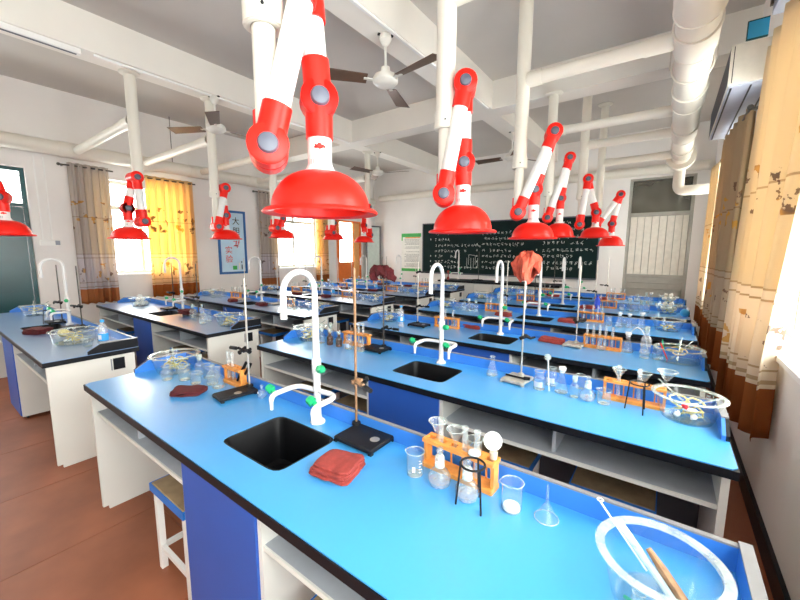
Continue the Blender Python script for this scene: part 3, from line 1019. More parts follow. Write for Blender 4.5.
# ------------------------------------------------------------------ curtains
def curtain(name_label, mt, path, z0, z1, waves, amp, skew=None, group=None, rod=True, seed=0):
    """path: list of (x, y) the cloth follows; folds are perpendicular waves"""
    rr = random.Random(seed)
    P = [Vector((x, y, 0)) for x, y in path]
    Ls = [0]
    for i in range(1, len(P)):
        Ls.append(Ls[-1]+(P[i]-P[i-1]).length)
    LT = Ls[-1]

    def at(s):
        s *= LT
        for i in range(1, len(P)):
            if s <= Ls[i]+1e-9:
                f = (s-Ls[i-1])/(Ls[i]-Ls[i-1])
                d = (P[i]-P[i-1]).normalized()
                return P[i-1].lerp(P[i], f), Vector((-d.y, d.x, 0))
        return P[-1], Vector((1, 0, 0))
    ph = [rr.uniform(0, 6.28) for _ in range(4)]
    o = empty(name_label[0], name_label[1], 'curtain', (0, 0, 0), 0, group)
    nu, nv = waves*10, 30

    def fn(u, v):
        p, nn = at(u)
        z = z1+(z0-z1)*v
        ampl = amp*(0.55+.45*v)*(1+.25*math.sin(u*9+ph[2]))
        q = p+nn*(ampl*math.sin(u*waves*2*PI+ph[0]+.35*math.sin(v*3+ph[1])))
        q = q+nn*(.012*math.sin(u*waves*4.3*PI+v*2+ph[3]))
        z += .006*math.sin(u*waves*2*PI+ph[1])
        if skew:
            q = Vector((q.x, q.y+skew(u, z), 0))
        return (q.x, q.y, z)
    mb = MB()
    mb.grid(fn, nu, nv)
    c = child('cloth', mb, mt, o)
    md = c.modifiers.new('thickness', 'SOLIDIFY')
    md.thickness = .003
    if rod:
        ya, yb = min(p.y for p in P)-.1, max(p.y for p in P)+.06
        xr = sum(p.x for p in P)/len(P)
        child('curtain_rod', MB().cyl((xr, ya, z1-.04), (xr, yb, z1-.04), .011, n=10), M['rodd'], o)
        child('finial', MB().ball((xr, ya, z1-.04), .022, 10), M['rodd'], o)
        wx = RX if xr > -3 else LX
        child('bracket', MB().box(min(xr, wx), max(xr, wx), ya+.04, ya+.055, z1-.05, z1-.03), M['rodd'], o, False)
    return o


sk = lambda u, z: (-(1-u)*max(0, (z-1.0))*.36)
curtain(('window_curtain', 'long gold patterned curtain in front of the window nearest the sixth bench row'), M['cur_r'], [(.465, 2.62), (.45, 2.85), (.41, 3.03), (.42, 3.18), (.41, 3.30)], .56, 2.83, 5, .055, sk, 'curtains on the air-conditioner side', seed=1)
curtain(('window_curtain', 'tan gathered curtain hanging below the air conditioner'), M['cur_b'], [(.46, 4.25), (.43, 4.7), (.41, 5.2), (.43, 5.75)], .50, 2.76, 7, .055, None, 'curtains on the air-conditioner side', seed=2)
curtain(('window_curtain', 'backlit yellow curtain beside the slatted door corner'), M['cur_r'], [(.44, 6.05), (.42, 6.4), (.42, 6.7), (.43, 6.98)], .62, 2.70, 7, .055, None, 'curtains on the air-conditioner side', seed=3)
LCU = LX+.10
curtain(('window_curtain', 'pale grey curtain gathered left of the bright barred window beside the teal door'), M['cur_g'], [(LCU, 1.60), (LCU, 2.08)], .76, 2.84, 5, .04, None, 'curtains on the poster side', seed=4)
curtain(('window_curtain', 'glowing yellow flowered curtain between window and framed poster'), M['cur_l'], [(LCU, 2.55), (LCU, 3.32)], .78, 2.82, 6, .04, None, 'curtains on the poster side', seed=5)
curtain(('window_curtain', 'tan curtain gathered between framed poster and second window'), M['cur_g'], [(LCU, 4.66), (LCU, 5.10)], .70, 2.86, 5, .045, None, 'curtains on the poster side', seed=6)
curtain(('window_curtain', 'yellowish curtain between second window and orange door'), M['cur_l'], [(LCU, 6.25), (LCU, 6.65)], .72, 2.84, 4, .045, None, 'curtains on the poster side', seed=7)


# ------------------------------------------------------------------ text helper and wall things
def text_mesh(s, size):
    cu = bpy.data.curves.new('writing', 'FONT')
    cu.body = s
    cu.size = size
    cu.align_x = 'CENTER'
    cu.align_y = 'CENTER'
    cu.extrude = 0.0015
    o = bpy.data.objects.new('writing', cu)
    COL.objects.link(o)
    dg = bpy.context.evaluated_depsgraph_get()
    me = bpy.data.meshes.new_from_object(o.evaluated_get(dg))
    bpy.data.objects.remove(o)
    return me


t = empty('framed_poster', 'tall blue-framed pale poster with vertical writing on the wall', 'poster', (LX, 4.09, 0))
child('poster_sheet', MB().box(0.001, .012, -.255, .255, 1.15, 2.34), M['posterc'], t, False)
fm = MB().box(0.001, .025, -.30, -.2555, 1.105, 2.385).box(.001, .025, .2555, .30, 1.105, 2.385).box(.001, .025, -.255, .255, 1.105, 1.1495).box(.001, .025, -.255, .255, 2.3405, 2.385)
child('poster_frame', fm, M['posterb'], t, False)
for ch, y, z, ink in (('大', .09, 2.17, 'ink'), ('胆', .09, 1.97, 'ink'), ('实', -.09, 1.58, 'inkr'), ('验', -.09, 1.40, 'inkr')):
    me = text_mesh(ch, .16)
    me.materials.clear()
    me.materials.append(M[ink])
    child('writing', me, None, t, loc=(.0145, y, z), rot=(R(90), 0, R(90)))
ab = MB()
for q in range(9):
    z = 1.66+.16*rnd.random()
    y = .05+.09*rnd.random()
    if q % 2:
        ab.box(.0125, .0145, y-.04, y+.04, z, z+.012)
    else:
        ab.box(.0125, .0145, y, y+.012, z-.03, z+.04)
child('writing', ab, M['inkr'], t, False)
child('printed_motif', MB().box(.0125, .0145, -.02, .07, 1.19, 1.27), M['inkg'], t, False, 'small green printed block')
child('printed_motif', MB().box(.0125, .0145, .11, .14, 1.19, 1.33), M['bpaper'], t, False)
child('printed_motif', MB().box(.0125, .0145, .17, .19, 1.19, 1.29).box(.0125, .0145, .165, .185, 1.33, 1.36), M['ink'], t, False)

t = empty('notice_poster', 'green and white printed notice poster left of the chalkboard', 'poster', (-5.89, FY, 0))
child('poster_sheet', MB().box(-.33, .33, -.012, -.001, 1.02, 2.08), M['bpaper'], t, False)
child('printed_band', MB().box(-.33, .33, -.0145, -.0125, 1.98, 2.08).box(-.33, -.29, -.0145, -.0125, 1.88, 1.98), M['inkg'], t, False, 'green header')
child('printed_band', MB().box(-.2, .30, -.0145, -.0125, 1.945, 1.978), M['wood'], t, False, 'orange stripe')
child('printed_band', MB().box(-.33, .33, -.0145, -.0125, 1.02, 1.10), M['inkg'], t, False, 'green footer')
lines = MB()
zz = 1.90
while zz > 1.13:
    if rnd.random() < .86:
        x = -.22 if rnd.random() > .3 else -.16
        while x < .27:
            wd = rnd.uniform(.02, .07)
            lines.box(x, min(x+wd, .28), -.0145, -.0125, zz, zz+.017)
            x += wd+.012
    zz -= .034
child('printed_lines', lines, M['inkgrey'], t, False)

# chalkboard with rows of chalk strokes
t = empty('chalkboard', 'long dark green chalkboard covered in rows of chalk writing', 'chalkboard', (0, FY, 0))
BX0, BX1, BZ0, BZ1 = -5.47, -1.20, 1.02, 2.30
child('board_face', MB().box(BX0, BX1, -.03, -.001, BZ0, BZ1), M['board'], t, False)
child('board_frame', MB().box(BX0-.025, BX0-.0005, -.04, -.001, BZ0-.025, BZ1+.025).box(BX1+.0005, BX1+.025, -.04, -.001, BZ0-.025, BZ1+.025).box(BX0, BX1, -.04, -.001, BZ1+.0005, BZ1+.025).box(BX0, BX1, -.07, -.001, BZ0-.03, BZ0-.0005), M['dark'], t, False)
cr = random.Random(3)


def glyph(mb, x, z, s):
    for _ in range(cr.choice((4, 5, 5, 6))):
        k = cr.random()
        a, b = x+cr.uniform(0, s*.8), z+cr.uniform(0, s*.8)
        th = .007
        if k < .45:
            mb.box(a*.5+x*.5, a*.5+x*.5+cr.uniform(.3, .55)*s, -.0325, -.0305, b, b+th)
        elif k < .8:
            mb.box(a, a+th, -.0325, -.0305, b*.5+z*.5, b*.5+z*.5+cr.uniform(.3, .55)*s)
        else:
            n = len(mb.v)
            dx = cr.uniform(-.35, .35)*s
            mb.v += [(a, -.0325, b), (a+th, -.0325, b), (a+dx+th, -.0325, b-.3*s), (a+dx, -.0325, b-.3*s)]
            mb.f.append([n, n+1, n+2, n+3][::-1])


def chalk_rows(rows, s=.085):
    mb = MB()
    for x, z, n, bullet in rows:
        if bullet:
            mb.box(x-.14, x-.12, -.0325, -.0305, z+.02, z+.06)
        for i in range(n):
            if cr.random() < .93:
                glyph(mb, x+i*s*1.12, z, s)
    child('chalk_writing', mb, M['chalk'], t, False, 'rows of white chalk characters')['kind'] = 'stuff'


chalk_rows([(-5.1, 2.02, 9, 0), (-5.1, 1.86, 5, 1), (-5.1, 1.70, 14, 0), (-5.1, 1.56, 10, 0), (-5.1, 1.42, 7, 1), (-5.1, 1.28, 8, 1), (-5.1, 1.14, 12, 1)])
chalk_rows([(-3.75, 2.0, 8, 1), (-3.7, 1.86, 13, 0), (-3.75, 1.72, 11, 1), (-3.75, 1.57, 8, 1), (-3.75, 1.43, 9, 1), (-3.75, 1.29, 10, 1), (-3.75, 1.15, 9, 1)])
chalk_rows([(-2.1, 2.17, 6, 0), (-2.3, 2.02, 9, 1), (-2.3, 1.86, 10, 0), (-2.3, 1.74, 9, 0), (-2.3, 1.58, 11, 1), (-2.3, 1.45, 7, 0), (-2.3, 1.30, 11, 1), (-2.3, 1.18, 7, 0)])
dw = MB()
for x in (-4.15, -3.97):
    for q0, q1 in (((x, 1.42), (x, 1.17)), ((x+.11, 1.42), (x+.11, 1.17)), ((x, 1.17), (x+.11, 1.17))):
        dw.cyl((q0[0], -.031, q0[1]), (q1[0], -.031, q1[1]), .004, n=4)
for q0, q1 in (((-4.10, 1.25), (-4.10, 1.50)), ((-4.10, 1.50), (-3.92, 1.48)), ((-3.92, 1.48), (-3.92, 1.25))):
    dw.cyl((q0[0], -.031, q0[1]), (q1[0], -.031, q1[1]), .004, n=4)
child('chalk_drawing', dw, M['chalk'], t, False, 'chalk sketch of two joined jars')

# pale glass board in the corner, wall boxes
t = empty('corner_board', 'pale green tall board standing in the corner by the orange door', 'board', (-7.12, 8.12, 0), R(72))
child('board_face', MB().box(0, .42, -.012, .012, .05, 2.28), M['mint'], t, False)
child('board_frame', MB().box(.4205, .46, -.018, .018, 0, 2.32).box(-.03, -.0005, -.018, .018, 0, 2.32).box(0, .42, -.018, .018, 2.2805, 2.32).box(0, .42, -.018, .018, 0.01, .0495), M['dark'], t, False)
t = empty('wall_socket_strip', 'white socket box on the wall between teal door and pale curtain', 'socket', (LX, 1.32, 1.68))
child('box_body', MB().cbox(.001, .05, -.10, .12, -.04, .04, .008), M['white'], t, False)
child('socket_face', MB().box(.0505, .054, .06, .11, -.03, .03), M['grey'], t, False)
for y, nm in ((1.26, 'first'), (1.36, 'second')):
    single('wall_conduit', MB().box(.001, .02, -.008, .008, 0, 1.15), M['white'], 'thin vertical white conduit above the wall socket box', 'conduit', 'conduits above the wall socket box', (LX, y, 1.725), smooth=False)
t = empty('blue_notice', 'blue edged notice on the wall between the two right-hand window curtains', 'poster', (RX, 4.12, 0))
child('poster_sheet', MB().box(-.012, -.001, -.12, .12, 1.5, 2.35), M['bpaper'], t, False)
child('poster_frame', MB().box(-.016, -.0125, .06, .12, 1.5, 2.35), M['bluesign'], t, False)

# ------------------------------------------------------------------ glassware and apparatus kits
def shell(prof, tk=.0016):
    """outer profile bottom->top turned into a closed glass wall profile"""
    return [(0, prof[0][1])] + prof


def torus(c, r, rt, n=32, m=8, nrm=None):
    mb = MB()
    rings = []
    for i in range(n):
        a = 2*PI*i/n
        rings.append([(c[0]+(r+rt*math.cos(2*PI*j/m))*math.cos(a), c[1]+(r+rt*math.cos(2*PI*j/m))*math.sin(a), c[2]+rt*math.sin(2*PI*j/m)) for j in range(m)])
    rings.append(rings[0])
    mb.loft(rings, caps=False)
    return mb


def beaker_kit(r, h, powder=False, prints=True):
    K = Kit('beaker', 'beaker')
    K.add('glass_wall', MB().olathe(shell([(r*.93, 0), (r, .006), (r, h*.9), (r*1.03, h*.96), (r*1.1, h)]), 28), M['glass'])
    sp = torus((0, 0, h), r*1.09, .0014, 28, 6)
    for i, (x, y, z) in enumerate(sp.v):
        if x < -r*.9:
            sp.v[i] = (x-r*.15, y*.6, z)
    K.add('rim', sp, M['thick'])
    K.add('base_disc', MB().lathe([(0, .0017), (r*.9, .0017), (r*.9, .004), (0, .004)], 24), M['thick'])
    if powder:
        K.add('residue', MB().lathe([(0, .0045), (r*.86, .0045), (r*.8, .014), (0, .017)], 20), M['powder'], label='white residue in the bottom')
    if prints:
        for i in range(5):
            a = -PI/2+.75
            mb = MB()
            zz = h*.25+i*h*.12
            mb.box(r+.0003, r+.0009, -.002, .005+.004*(i % 2), zz, zz+.002)
            K.add('graduation_mark', mb.xf(Matrix.Rotation(a, 4, 'Z')), M['print'], 0, smooth=False)
        mb = MB().box(r+.0003, r+.0009, -.006, .004, h*.28, h*.5)
        K.add('label_patch', mb.xf(Matrix.Rotation(-PI/2+.1, 4, 'Z')), M['print'], 0, smooth=False)
    return K


def bottle_kit(r, h, mt, stopper=True, neck=.5, label=False, nm='reagent_bottle'):
    K = Kit(nm, 'bottle')
    rn = r*neck
    K.add('glass_wall', MB().olathe(shell([(r*.92, 0), (r, .006), (r, h*.58), (r*.85, h*.68), (rn, h*.76), (rn, h*.92), (rn*1.18, h*.95), (rn*1.18, h)]), 24), mt)
    K.add('lip_ring', torus((0, 0, h), rn*1.15, .0018, 24, 6), M['thick'])
    K.add('base_disc', MB().lathe([(0, .0017), (r*.85, .0017), (r*.85, .005), (0, .005)], 20), M['thick'])
    if stopper:
        K.add('stopper', MB().lathe([(0, h*.86), (rn*.85, h*.86), (rn*.92, h+.003), (rn*1.2, h+.006), (rn*1.25, h+.018), (rn*.8, h+.024), (0, h+.025)], 18), M['thick'])
    if label:
        pts = [(math.cos(a), math.sin(a)) for a in [(-2.4+i*.2) for i in range(9)]]
        mb = MB().loft([[(c*(r+.0004), s*(r+.0004), h*.2) for c, s in pts], [(c*(r+.0004), s*(r+.0004), h*.48) for c, s in pts]], caps=False, closed=False)
        K.add('paper_label', mb, M['label'])
    return K


def erlen_kit(h=.12, r=.036, cap=False):
    K = Kit('conical_flask', 'flask')
    K.add('glass_wall', MB().olathe(shell([(r*.92, 0), (r, .006), (r*.97, .014), (r*.38, h*.72), (r*.36, h*.95), (r*.45, h)]), 26), M['glass'])
    K.add('lip_ring', torus((0, 0, h), r*.43, .0018, 22, 6), M['thick'])
    K.add('base_disc', MB().lathe([(0, .0017), (r*.85, .0017), (r*.85, .004), (0, .004)], 20), M['thick'])
    if cap:
        K.add('stopper', MB().lathe([(0, h-.012), (r*.33, h-.012), (r*.36, h+.002), (r*.5, h+.004), (r*.5, h+.02), (0, h+.022)], 16), M['powder'], label='white stopper')
    return K


def burner_kit():
    K = Kit('alcohol_burner', 'burner')
    K.add('glass_bowl', MB().olathe(shell([(.022, 0), (.034, .006), (.038, .022), (.036, .038), (.024, .055), (.015, .062), (.0145, .07)]), 28), M['glass'])
    K.add('alcohol', MB().lathe([(0, .003), (.03, .004), (.035, .018), (0, .018)], 22), M['pet'])
    K.add('wick_collar', MB().lathe([(0, .068), (.016, .068), (.016, .075), (.006, .077), (.006, .085), (0, .085)], 16), M['powder'])
    c = K.add('glass_cap', MB().olathe(shell([(.0165, .066), (.016, .10), (.011, .106), (.007, .109)]), 20), M['thick'], label='frosted glass cap')
    K.add('cap_bulb', MB().ball((0, 0, .121), .0125, 14), M['glass'], c)
    return K


def rack_kit(L=.27, n=6, h=.105, dp=.06):
    K = Kit('test_tube_rack', 'rack')
    hl = L/2
    K.add('base_board', MB().cbox(-hl, hl, -dp/2, dp/2, 0, .018, .003), M['wood'], smooth=False)
    tb = MB()
    # top board with square-ish gaps for tubes: frame rails and bridges
    tb.box(-hl, hl, -dp/2, -dp*.18, h-.012, h)
    tb.box(-hl, hl, dp*.18, dp/2, h-.012, h)
    for i in range(n+1):
        x = -hl+L*i/n
        tb.box(max(-hl, x-.008), min(hl, x+.008), -dp*.18, dp*.18, h-.0119, h-.0001)
    K.add('top_board', tb, M['wood'], smooth=False)
    for s in (-1, 1):
        K.add('end_post', MB().box(s*hl-(.012 if s > 0 else 0), s*hl+(.012 if s < 0 else 0), -dp*.3, dp*.3, .018, h-.012), M['wood'], smooth=False)
    for i in range(n-1):
        x = -hl+L*(i+1)/n
        K.add('drying_peg', MB().cyl((x, dp*.40, .018), (x, dp*.36, h*.82), .0035, n=6), M['wood'])
    return K


def tube_kit(h=.165, r=.0095):
    K = Kit('test_tube', 'test tube')
    K.add('glass_wall', MB().olathe(shell([(r*.3, 0), (r*.8, .003), (r, .009), (r, h-.003), (r*1.15, h)], .001), 16), M['tubeg'])
    K.add('lip_ring', torus((0, 0, h), r*1.12, .0011, 16, 6), M['thick'])
    return K


def funnel_kit(r=.032, h=.10, inv=False):
    K = Kit('glass_funnel', 'funnel')
    pf = [(.0035, 0), (.0045, h*.5), (.007, h*.55), (r, h)]
    if inv:
        pf = [(a, h-b) for a, b in pf][::-1]
    mb = MB().olathe(pf, 28)
    K.add('glass_cone', mb, M['glass'])
    K.add('rim', torus((0, 0, 0.0016 if inv else h), r, .0016, 28, 6), M['thick'])
    return K


def trough_kit(r=.13, h=.115, foot=.1):
    K = Kit('glass_trough', 'trough')
    K.add('glass_wall', MB().olathe(shell([(foot*.96, 0), (foot, .008), (foot+(r-foot)*.45, h*.45), (r, h*.93)], .004), 48), M['tglass'])
    K.add('rim', MB().olathe([(r-.005, h*.93), (r+.001, h*.93), (r+.014, h*.955), (r+.0155, h*.985), (r+.013, h), (r-.003, h), (r-.005, h*.97)]+[(r-.005, h*.93)], 48), M['thick'], label='thick frosted rim')
    K.parts[-1][1].name = 'rim'
    K.add('base_disc', MB().lathe([(0, .0045), (foot*.9, .0045), (foot*.9, .009), (0, .009)], 32), M['tglass'])
    return K


def stand_kit(black=True, rod='steel', H=.70, wide='x', rodpos=(-.085, .06), base=(.21, .16)):
    K = Kit('retort_stand', 'retort stand')
    bm = M['iron'] if black else M['irong']
    bw, bd = base
    b = K.add('base_plate', MB().cbox(-bw/2, bw/2, -bd/2, bd/2, .008, .024, .005), bm, smooth=False)
    for x in (-1, 1):
        for y in (-1, 1):
            K.add('foot', MB().box(x*bw*.46-.008, x*bw*.46+.008, y*bd*.44-.008, y*bd*.44+.008, 0, .008), bm, b, smooth=False)
    K.add('maker_plate', MB().lathe([(0, .024), (.02, .024), (.018, .0255), (0, .0258)], 16, (bw*.28, 0, 0)), M['steel'], b, label='small oval plate')
    K.add('boss', MB().lathe([(.02, .024), (.018, .034), (.009, .036)], 16, (rodpos[0], rodpos[1], 0)), bm, b)
    K.add('rod', MB().cyl((rodpos[0], rodpos[1], .02), (rodpos[0], rodpos[1], H), .0055, n=12), M[rod])
    return K


def clamp_parts(K, pos, z, d, mt, knob='iron', jaw=True):
    p = Vector((pos[0], pos[1], z))
    d = Vector((math.cos(d), math.sin(d), 0))
    s = Vector((-d.y, d.x, 0))
    c = K.add('clamp', MB().tube([p-d*.018-Vector((0, 0, .012)), p+d*.02+Vector((0, 0, .008)), p+d*.045-Vector((0, 0, .004)), p+d*.07+Vector((0, 0, .006))], [.011, .013, .008, .006], 8).tube([p-s*.02, p+s*.03], .009, 8), M[mt], label='boss head clamp')
    K.add('thumb_screw', MB().tube([p+s*.03, p+s*.05, p+s*.052, p+s*.058], [.004, .004, .013, .012], 8), M[knob], c)
    if jaw:
        K.add('clamp_arm', MB().tube([p+d*.03, p+d*.09], .006, 8).box(0, 0, 0, 0, 0, 0) if False else MB().tube([p+d*.03, p+d*.08, p+d*.085, p+d*.13], [.005, .005, .011, .010], 8), M[knob], c)
    return c


def tripod_kit(h=.125, r=.034):
    K = Kit('iron_tripod', 'tripod')
    K.add('ring', torus((0, 0, h), r, .0035, 28, 8), M['iron'])
    for i in range(3):
        a = i*2*PI/3+.5
        K.add('leg', MB().tube([(math.cos(a)*r, math.sin(a)*r, h), (math.cos(a)*(r+.012), math.sin(a)*(r+.012), .0)], .003, 8), M['iron'])
    return K


def pet_kit():
    K = Kit('water_bottle', 'bottle')
    K.add('bottle_body', MB().lathe([(0, 0), (.03, 0), (.033, .006), (.031, .05), (.033, .055), (.033, .12), (.031, .125), (.033, .15), (.02, .185), (.013, .195), (.013, .205), (0, .206)], 24), M['pet'])
    K.add('screw_cap', MB().lathe([(0, .205), (.015, .205), (.015, .222), (.013, .224), (0, .224)], 20), M['petcap'], label='blue screw cap')
    K.add('wrap_label', MB().olathe([(.0335, .058), (.0338, .058), (.0338, .115), (.0335, .115), (.0335, .058)], 24), M['petcap'], label='blue wrap label')
    K.add('label_patch', MB().box(-.012, .012, -.0348, -.0335, .07, .105), M['print'], len(K.parts)-1, smooth=False)
    return K


def roundflask_kit(r=.04):
    K = Kit('round_flask', 'flask')
    pf = [(r*.3, r*.05)]+[(r*math.sin(a), r-r*math.cos(a)) for a in [.5, .8, 1.1, 1.5, 1.9, 2.3, 2.6]]+[(r*.3, r*1.98), (r*.28, r*2.8), (r*.36, r*2.85)]
    K.add('glass_wall', MB().olathe(shell(pf), 26), M['glass'])
    K.add('lip_ring', torus((0, 0, r*2.85), r*.35, .0016, 20, 6), M['thick'])
    return K


def towel_mesh(seed, layers=4, w=.17, d=.15, th=.009):
    rr = random.Random(seed)
    mb = MB()
    z = 0.0
    for l in range(layers):
        ww, dd = w*(1-.03*l)*rr.uniform(.94, 1.0), d*(1-.03*l)*rr.uniform(.94, 1.0)
        ox, oy = rr.uniform(-.006, .006), rr.uniform(-.006, .006)
        n = 12
        ph = rr.uniform(0, 6)
        def top(u, v, zz, shrink):
            x = (u-.5)*ww*shrink
            y = (v-.5)*dd*shrink
            cx = 1-.07*(2*v-1)**2*rr_c[0]
            return (ox+x*cx, oy+y*(1-.06*(2*u-1)**2), zz)
        rr_c = [rr.uniform(.5, 1)]
        rings = []
        N = 36
        for (zz, sc) in ((0, .96), (th*.25, 1.0), (th*.75, 1.0), (th, .96), (th*1.02, .6), (th*1.0, .2)):
            ring = []
            for i in range(N):
                a = 2*PI*i/N
                c, s = math.cos(a), math.sin(a)
                p = 7
                r = (abs(c/(ww/2))**p+abs(s/(dd/2))**p)**(-1/p)*sc
                wob = .0035*math.sin(3*a+ph)+.002*math.sin(7*a+ph*2)
                bz = .0022*math.sin(r*c*70+ph)+.002*math.sin(r*s*60+ph*1.7)
                ring.append((ox+(r+wob*sc)*c, oy+(r+wob*sc)*s, max(z+zz+(bz if l else bz*.2 if zz > th*.5 else 0), 0)))
            rings.append(ring)
        mb.loft(rings)
        z += th*.98
    return mb


def drape_mesh(seed, r=.075, drop=.10, flat=1.0):
    """crumpled cloth hung over a rod end, rod tip at the origin"""
    rr = random.Random(seed)
    ph = [rr.uniform(0, 6.28) for _ in range(6)]
    mb = MB()
    N, S = 64, 14
    rings = []
    for i in range(S+1):
        v = i/S
        ring = []
        for j in range(N):
            a = 2*PI*j/N
            fold = (1-2*abs(math.sin(1.5*a+ph[0]+v*1.1)))*.5+(1-2*abs(math.sin(2.5*a+ph[1]-v)))*.45+math.sin(9*a+ph[2]+v*3)*.22
            rad = r*(math.sin(min(v*1.75, 1.7))**.8)*(1+.62*fold*v)*(1-.25*max(0, v-.65)/.35)
            zz = .022*(1-v*v) - drop*(v**1.7)*(1+.30*math.sin(2*a+ph[3])*v+.18*math.sin(5*a+ph[4])*v)+.02*math.sin(4*a+ph[5])*math.sin(PI*v)+.008*math.sin(7*a+v*9+ph[2])
            cr_ = 1+.07*math.sin(11*a+ph[1]+v*14)*v+.06*math.sin(6*a-v*17+ph[3])*v
            ring.append((rad*cr_*math.cos(a)*flat, rad*cr_*math.sin(a), zz+.006*math.sin(13*a+v*21+ph[4])))
        rings.append(ring)
    n0 = len(mb.v)
    mb.loft(rings, caps=False)
    mb.f.append([n0+j for j in range(N)][::-1])
    return mb


def cloth_on(mesh_mb, mt, loc, label, rz=0):
    o = single('draped_cloth', mesh_mb, mt, label, 'cloth', None, loc, (0, 0, rz))
    md = o.modifiers.new('thickness', 'SOLIDIFY')
    md.thickness = .004
    return o


BK_A = beaker_kit(.029, .085)
BK_P = beaker_kit(.030, .088, powder=True, prints=False)
BK_S = beaker_kit(.034, .08, prints=False)
BT_W = bottle_kit(.032, .105, M['glass'], False, .72, True, 'wide_mouth_jar')
BT_J = bottle_kit(.030, .085, M['glass'], False, .8, False, 'glass_jar')
BT_R = bottle_kit(.028, .115, M['glass'], True)
BT_A = bottle_kit(.026, .105, M['amber'], True)
BT_T = bottle_kit(.034, .19, M['pet'], True, .45, False)
ER = erlen_kit()
ERC = erlen_kit(.13, .040, True)
BU = burner_kit()
RK = rack_kit()
RK_S = rack_kit(.18, 4, .10)
TT = tube_kit()
FUN = funnel_kit()
FUN_I = funnel_kit(.033, .105, True)
FUN_B = funnel_kit(.042, .11)
TR = trough_kit()
TRM = trough_kit(.135, .10, .125)
TP = tripod_kit()
PT = pet_kit()
RF = roundflask_kit()


def hosecoil(seed, c, r, n=26, zamp=.02, tk=.004):
    rr = random.Random(seed)
    ph = [rr.uniform(0, 6.28) for _ in range(4)]
    pts = []
    for i in range(n):
        a = i*.55
        q = r*(.55+.4*math.sin(i*.7+ph[0]))
        pts.append((c[0]+q*math.cos(a+ph[1]), c[1]+q*math.sin(a+ph[1]), c[2]+zamp*(1+math.sin(i*.9+ph[2]))))
    sm = []
    for i in range(len(pts)-1):
        p, q = Vector(pts[i]), Vector(pts[i+1])
        sm += [p, p.lerp(q, .5)]
    return MB().tube(sm, tk, 6)


def fill_trough(loc, seed, wh, rich=2, kinds=('hose', 'rod', 'white')):
    """loose things kept in a trough: each is an object of its own"""
    rr = random.Random(seed)
    x, y, z = loc
    zb = z+.012
    if 'hose' in kinds:
        single('rubber_hose', hosecoil(seed, (0, 0, 0.006), .07), M['hosey'], 'coiled yellow rubber hose in the trough, ' + wh, 'hose', 'hoses in the troughs', (x, y, zb))
    if 'hose2' in kinds:
        single('rubber_hose', hosecoil(seed+5, (0, 0, 0.05), .075, 22, .015), M['hose'], 'coiled tan latex hose in the trough, ' + wh, 'hose', 'hoses in the troughs', (x, y, zb))
    for i in range(rich):
        a = rr.uniform(0, 6.28)
        d = Vector((math.cos(a), math.sin(a), 0))
        p0 = Vector((x, y, zb+.006+.004*i))-d*.085
        p1 = Vector((x, y, z+.125+.012*i))+d*rr.uniform(.125, .16)
        single('glass_rod', MB().cyl(p0-Vector(p0), p1-p0, .0035, n=8), M['thick'], 'thin glass rod leaning in the trough, ' + wh, 'glass rod', 'glass rods leaning in the troughs', p0)
    if 'white' in kinds:
        for i in range(3):
            q = MB().ball((0, 0, .012), .014, 10, (1.6, 1, .85)).cyl((.015, 0, .012), (.034, 0, .014), .006, n=8)
            single('pipette_bulb', q, M['stuffw'], 'white rubber bulb in the trough, ' + wh, 'bulb', 'rubber bulbs in the troughs', (x+rr.uniform(-.05, .05), y+rr.uniform(-.05, .05), zb+.028*(i == 2)), (0, 0, rr.uniform(0, 6)))
    if 'red' in kinds:
        single('rubber_stopper', MB().lathe([(0, 0), (.009, 0), (.011, .02), (0, .02)], 14), M['red'], 'small red stopper in the trough, ' + wh, 'stopper', None, (x-.02, y-.03, zb+.05), (R(80), 0, 1))


def rack_with_tubes(loc, rz, wh, kit=RK, n=6, L=.27, fill=(0, 1, 2, 3, 4), seed=0):
    rr = random.Random(seed)
    kit.put(loc, 'orange wooden test tube rack, ' + wh, rz, 'test tube racks')
    for i in fill:
        xx = -L/2+L*(i+.5)/n
        c, s = math.cos(rz), math.sin(rz)
        tl = TT.put((loc[0]+xx*c, loc[1]+xx*s, loc[2]+.0185), 'glass test tube standing in the rack, ' + wh, 0, 'test tubes in rack '+wh)
        tl.rotation_euler = (rr.uniform(-.02, .02), rr.uniform(-.02, .02), 0)


# ---------------- sixth row, air-conditioner side (the big near bench)
W1 = where('R', 0)
z8 = BH
# stand by the sink
K1 = stand_kit(True, 'copper', .70, rodpos=(-.095, .055), base=(.20, .155))
c1 = clamp_parts(K1, (-.095, .055), .215, R(-20), 'copper')
K1.put((-.945, 1.05, z8), 'black-based retort stand with rusty rod and clamp beside the sink, sixth row', 0, 'retort stands')
# folded red rag
single('folded_rag', towel_mesh(3, 5, .17, .155, .008), M['ragr'], 'folded brick-red rag between sink and retort stand, sixth row', 'rag', 'folded rags', (-.885, .845, z8), (0, 0, R(12)))
BK_A.put((-.652, .985, z8), 'small printed glass beaker beside the orange rack, sixth row', R(20), 'beakers')
RK.put((-.525, 1.066, z8), 'orange wooden test tube rack behind the alcohol burners, sixth row', R(-3), 'test tube racks')
for i, dx in enumerate((-.075, .02, .065)):
    TT.put((-.525+dx, 1.066-dx*.05, z8+.0185), 'glass test tube in the rack behind the burners, sixth row', 0, 'test tubes in rack behind the burners')
FUN.put((-.615, 1.072, z8+.072), 'glass funnel standing in the rack hole above the small beaker', 0, 'funnels in the rack behind the burners')
FUN.put((-.54, 1.067, z8+.066), 'glass funnel standing in the middle of the rack behind the burners', 0, 'funnels in the rack behind the burners')
BK_P.put((-.465, 1.055, z8+.106), 'empty glass beaker set on top of the rack behind the burners', 0, 'beakers', (.8, .8, .62))
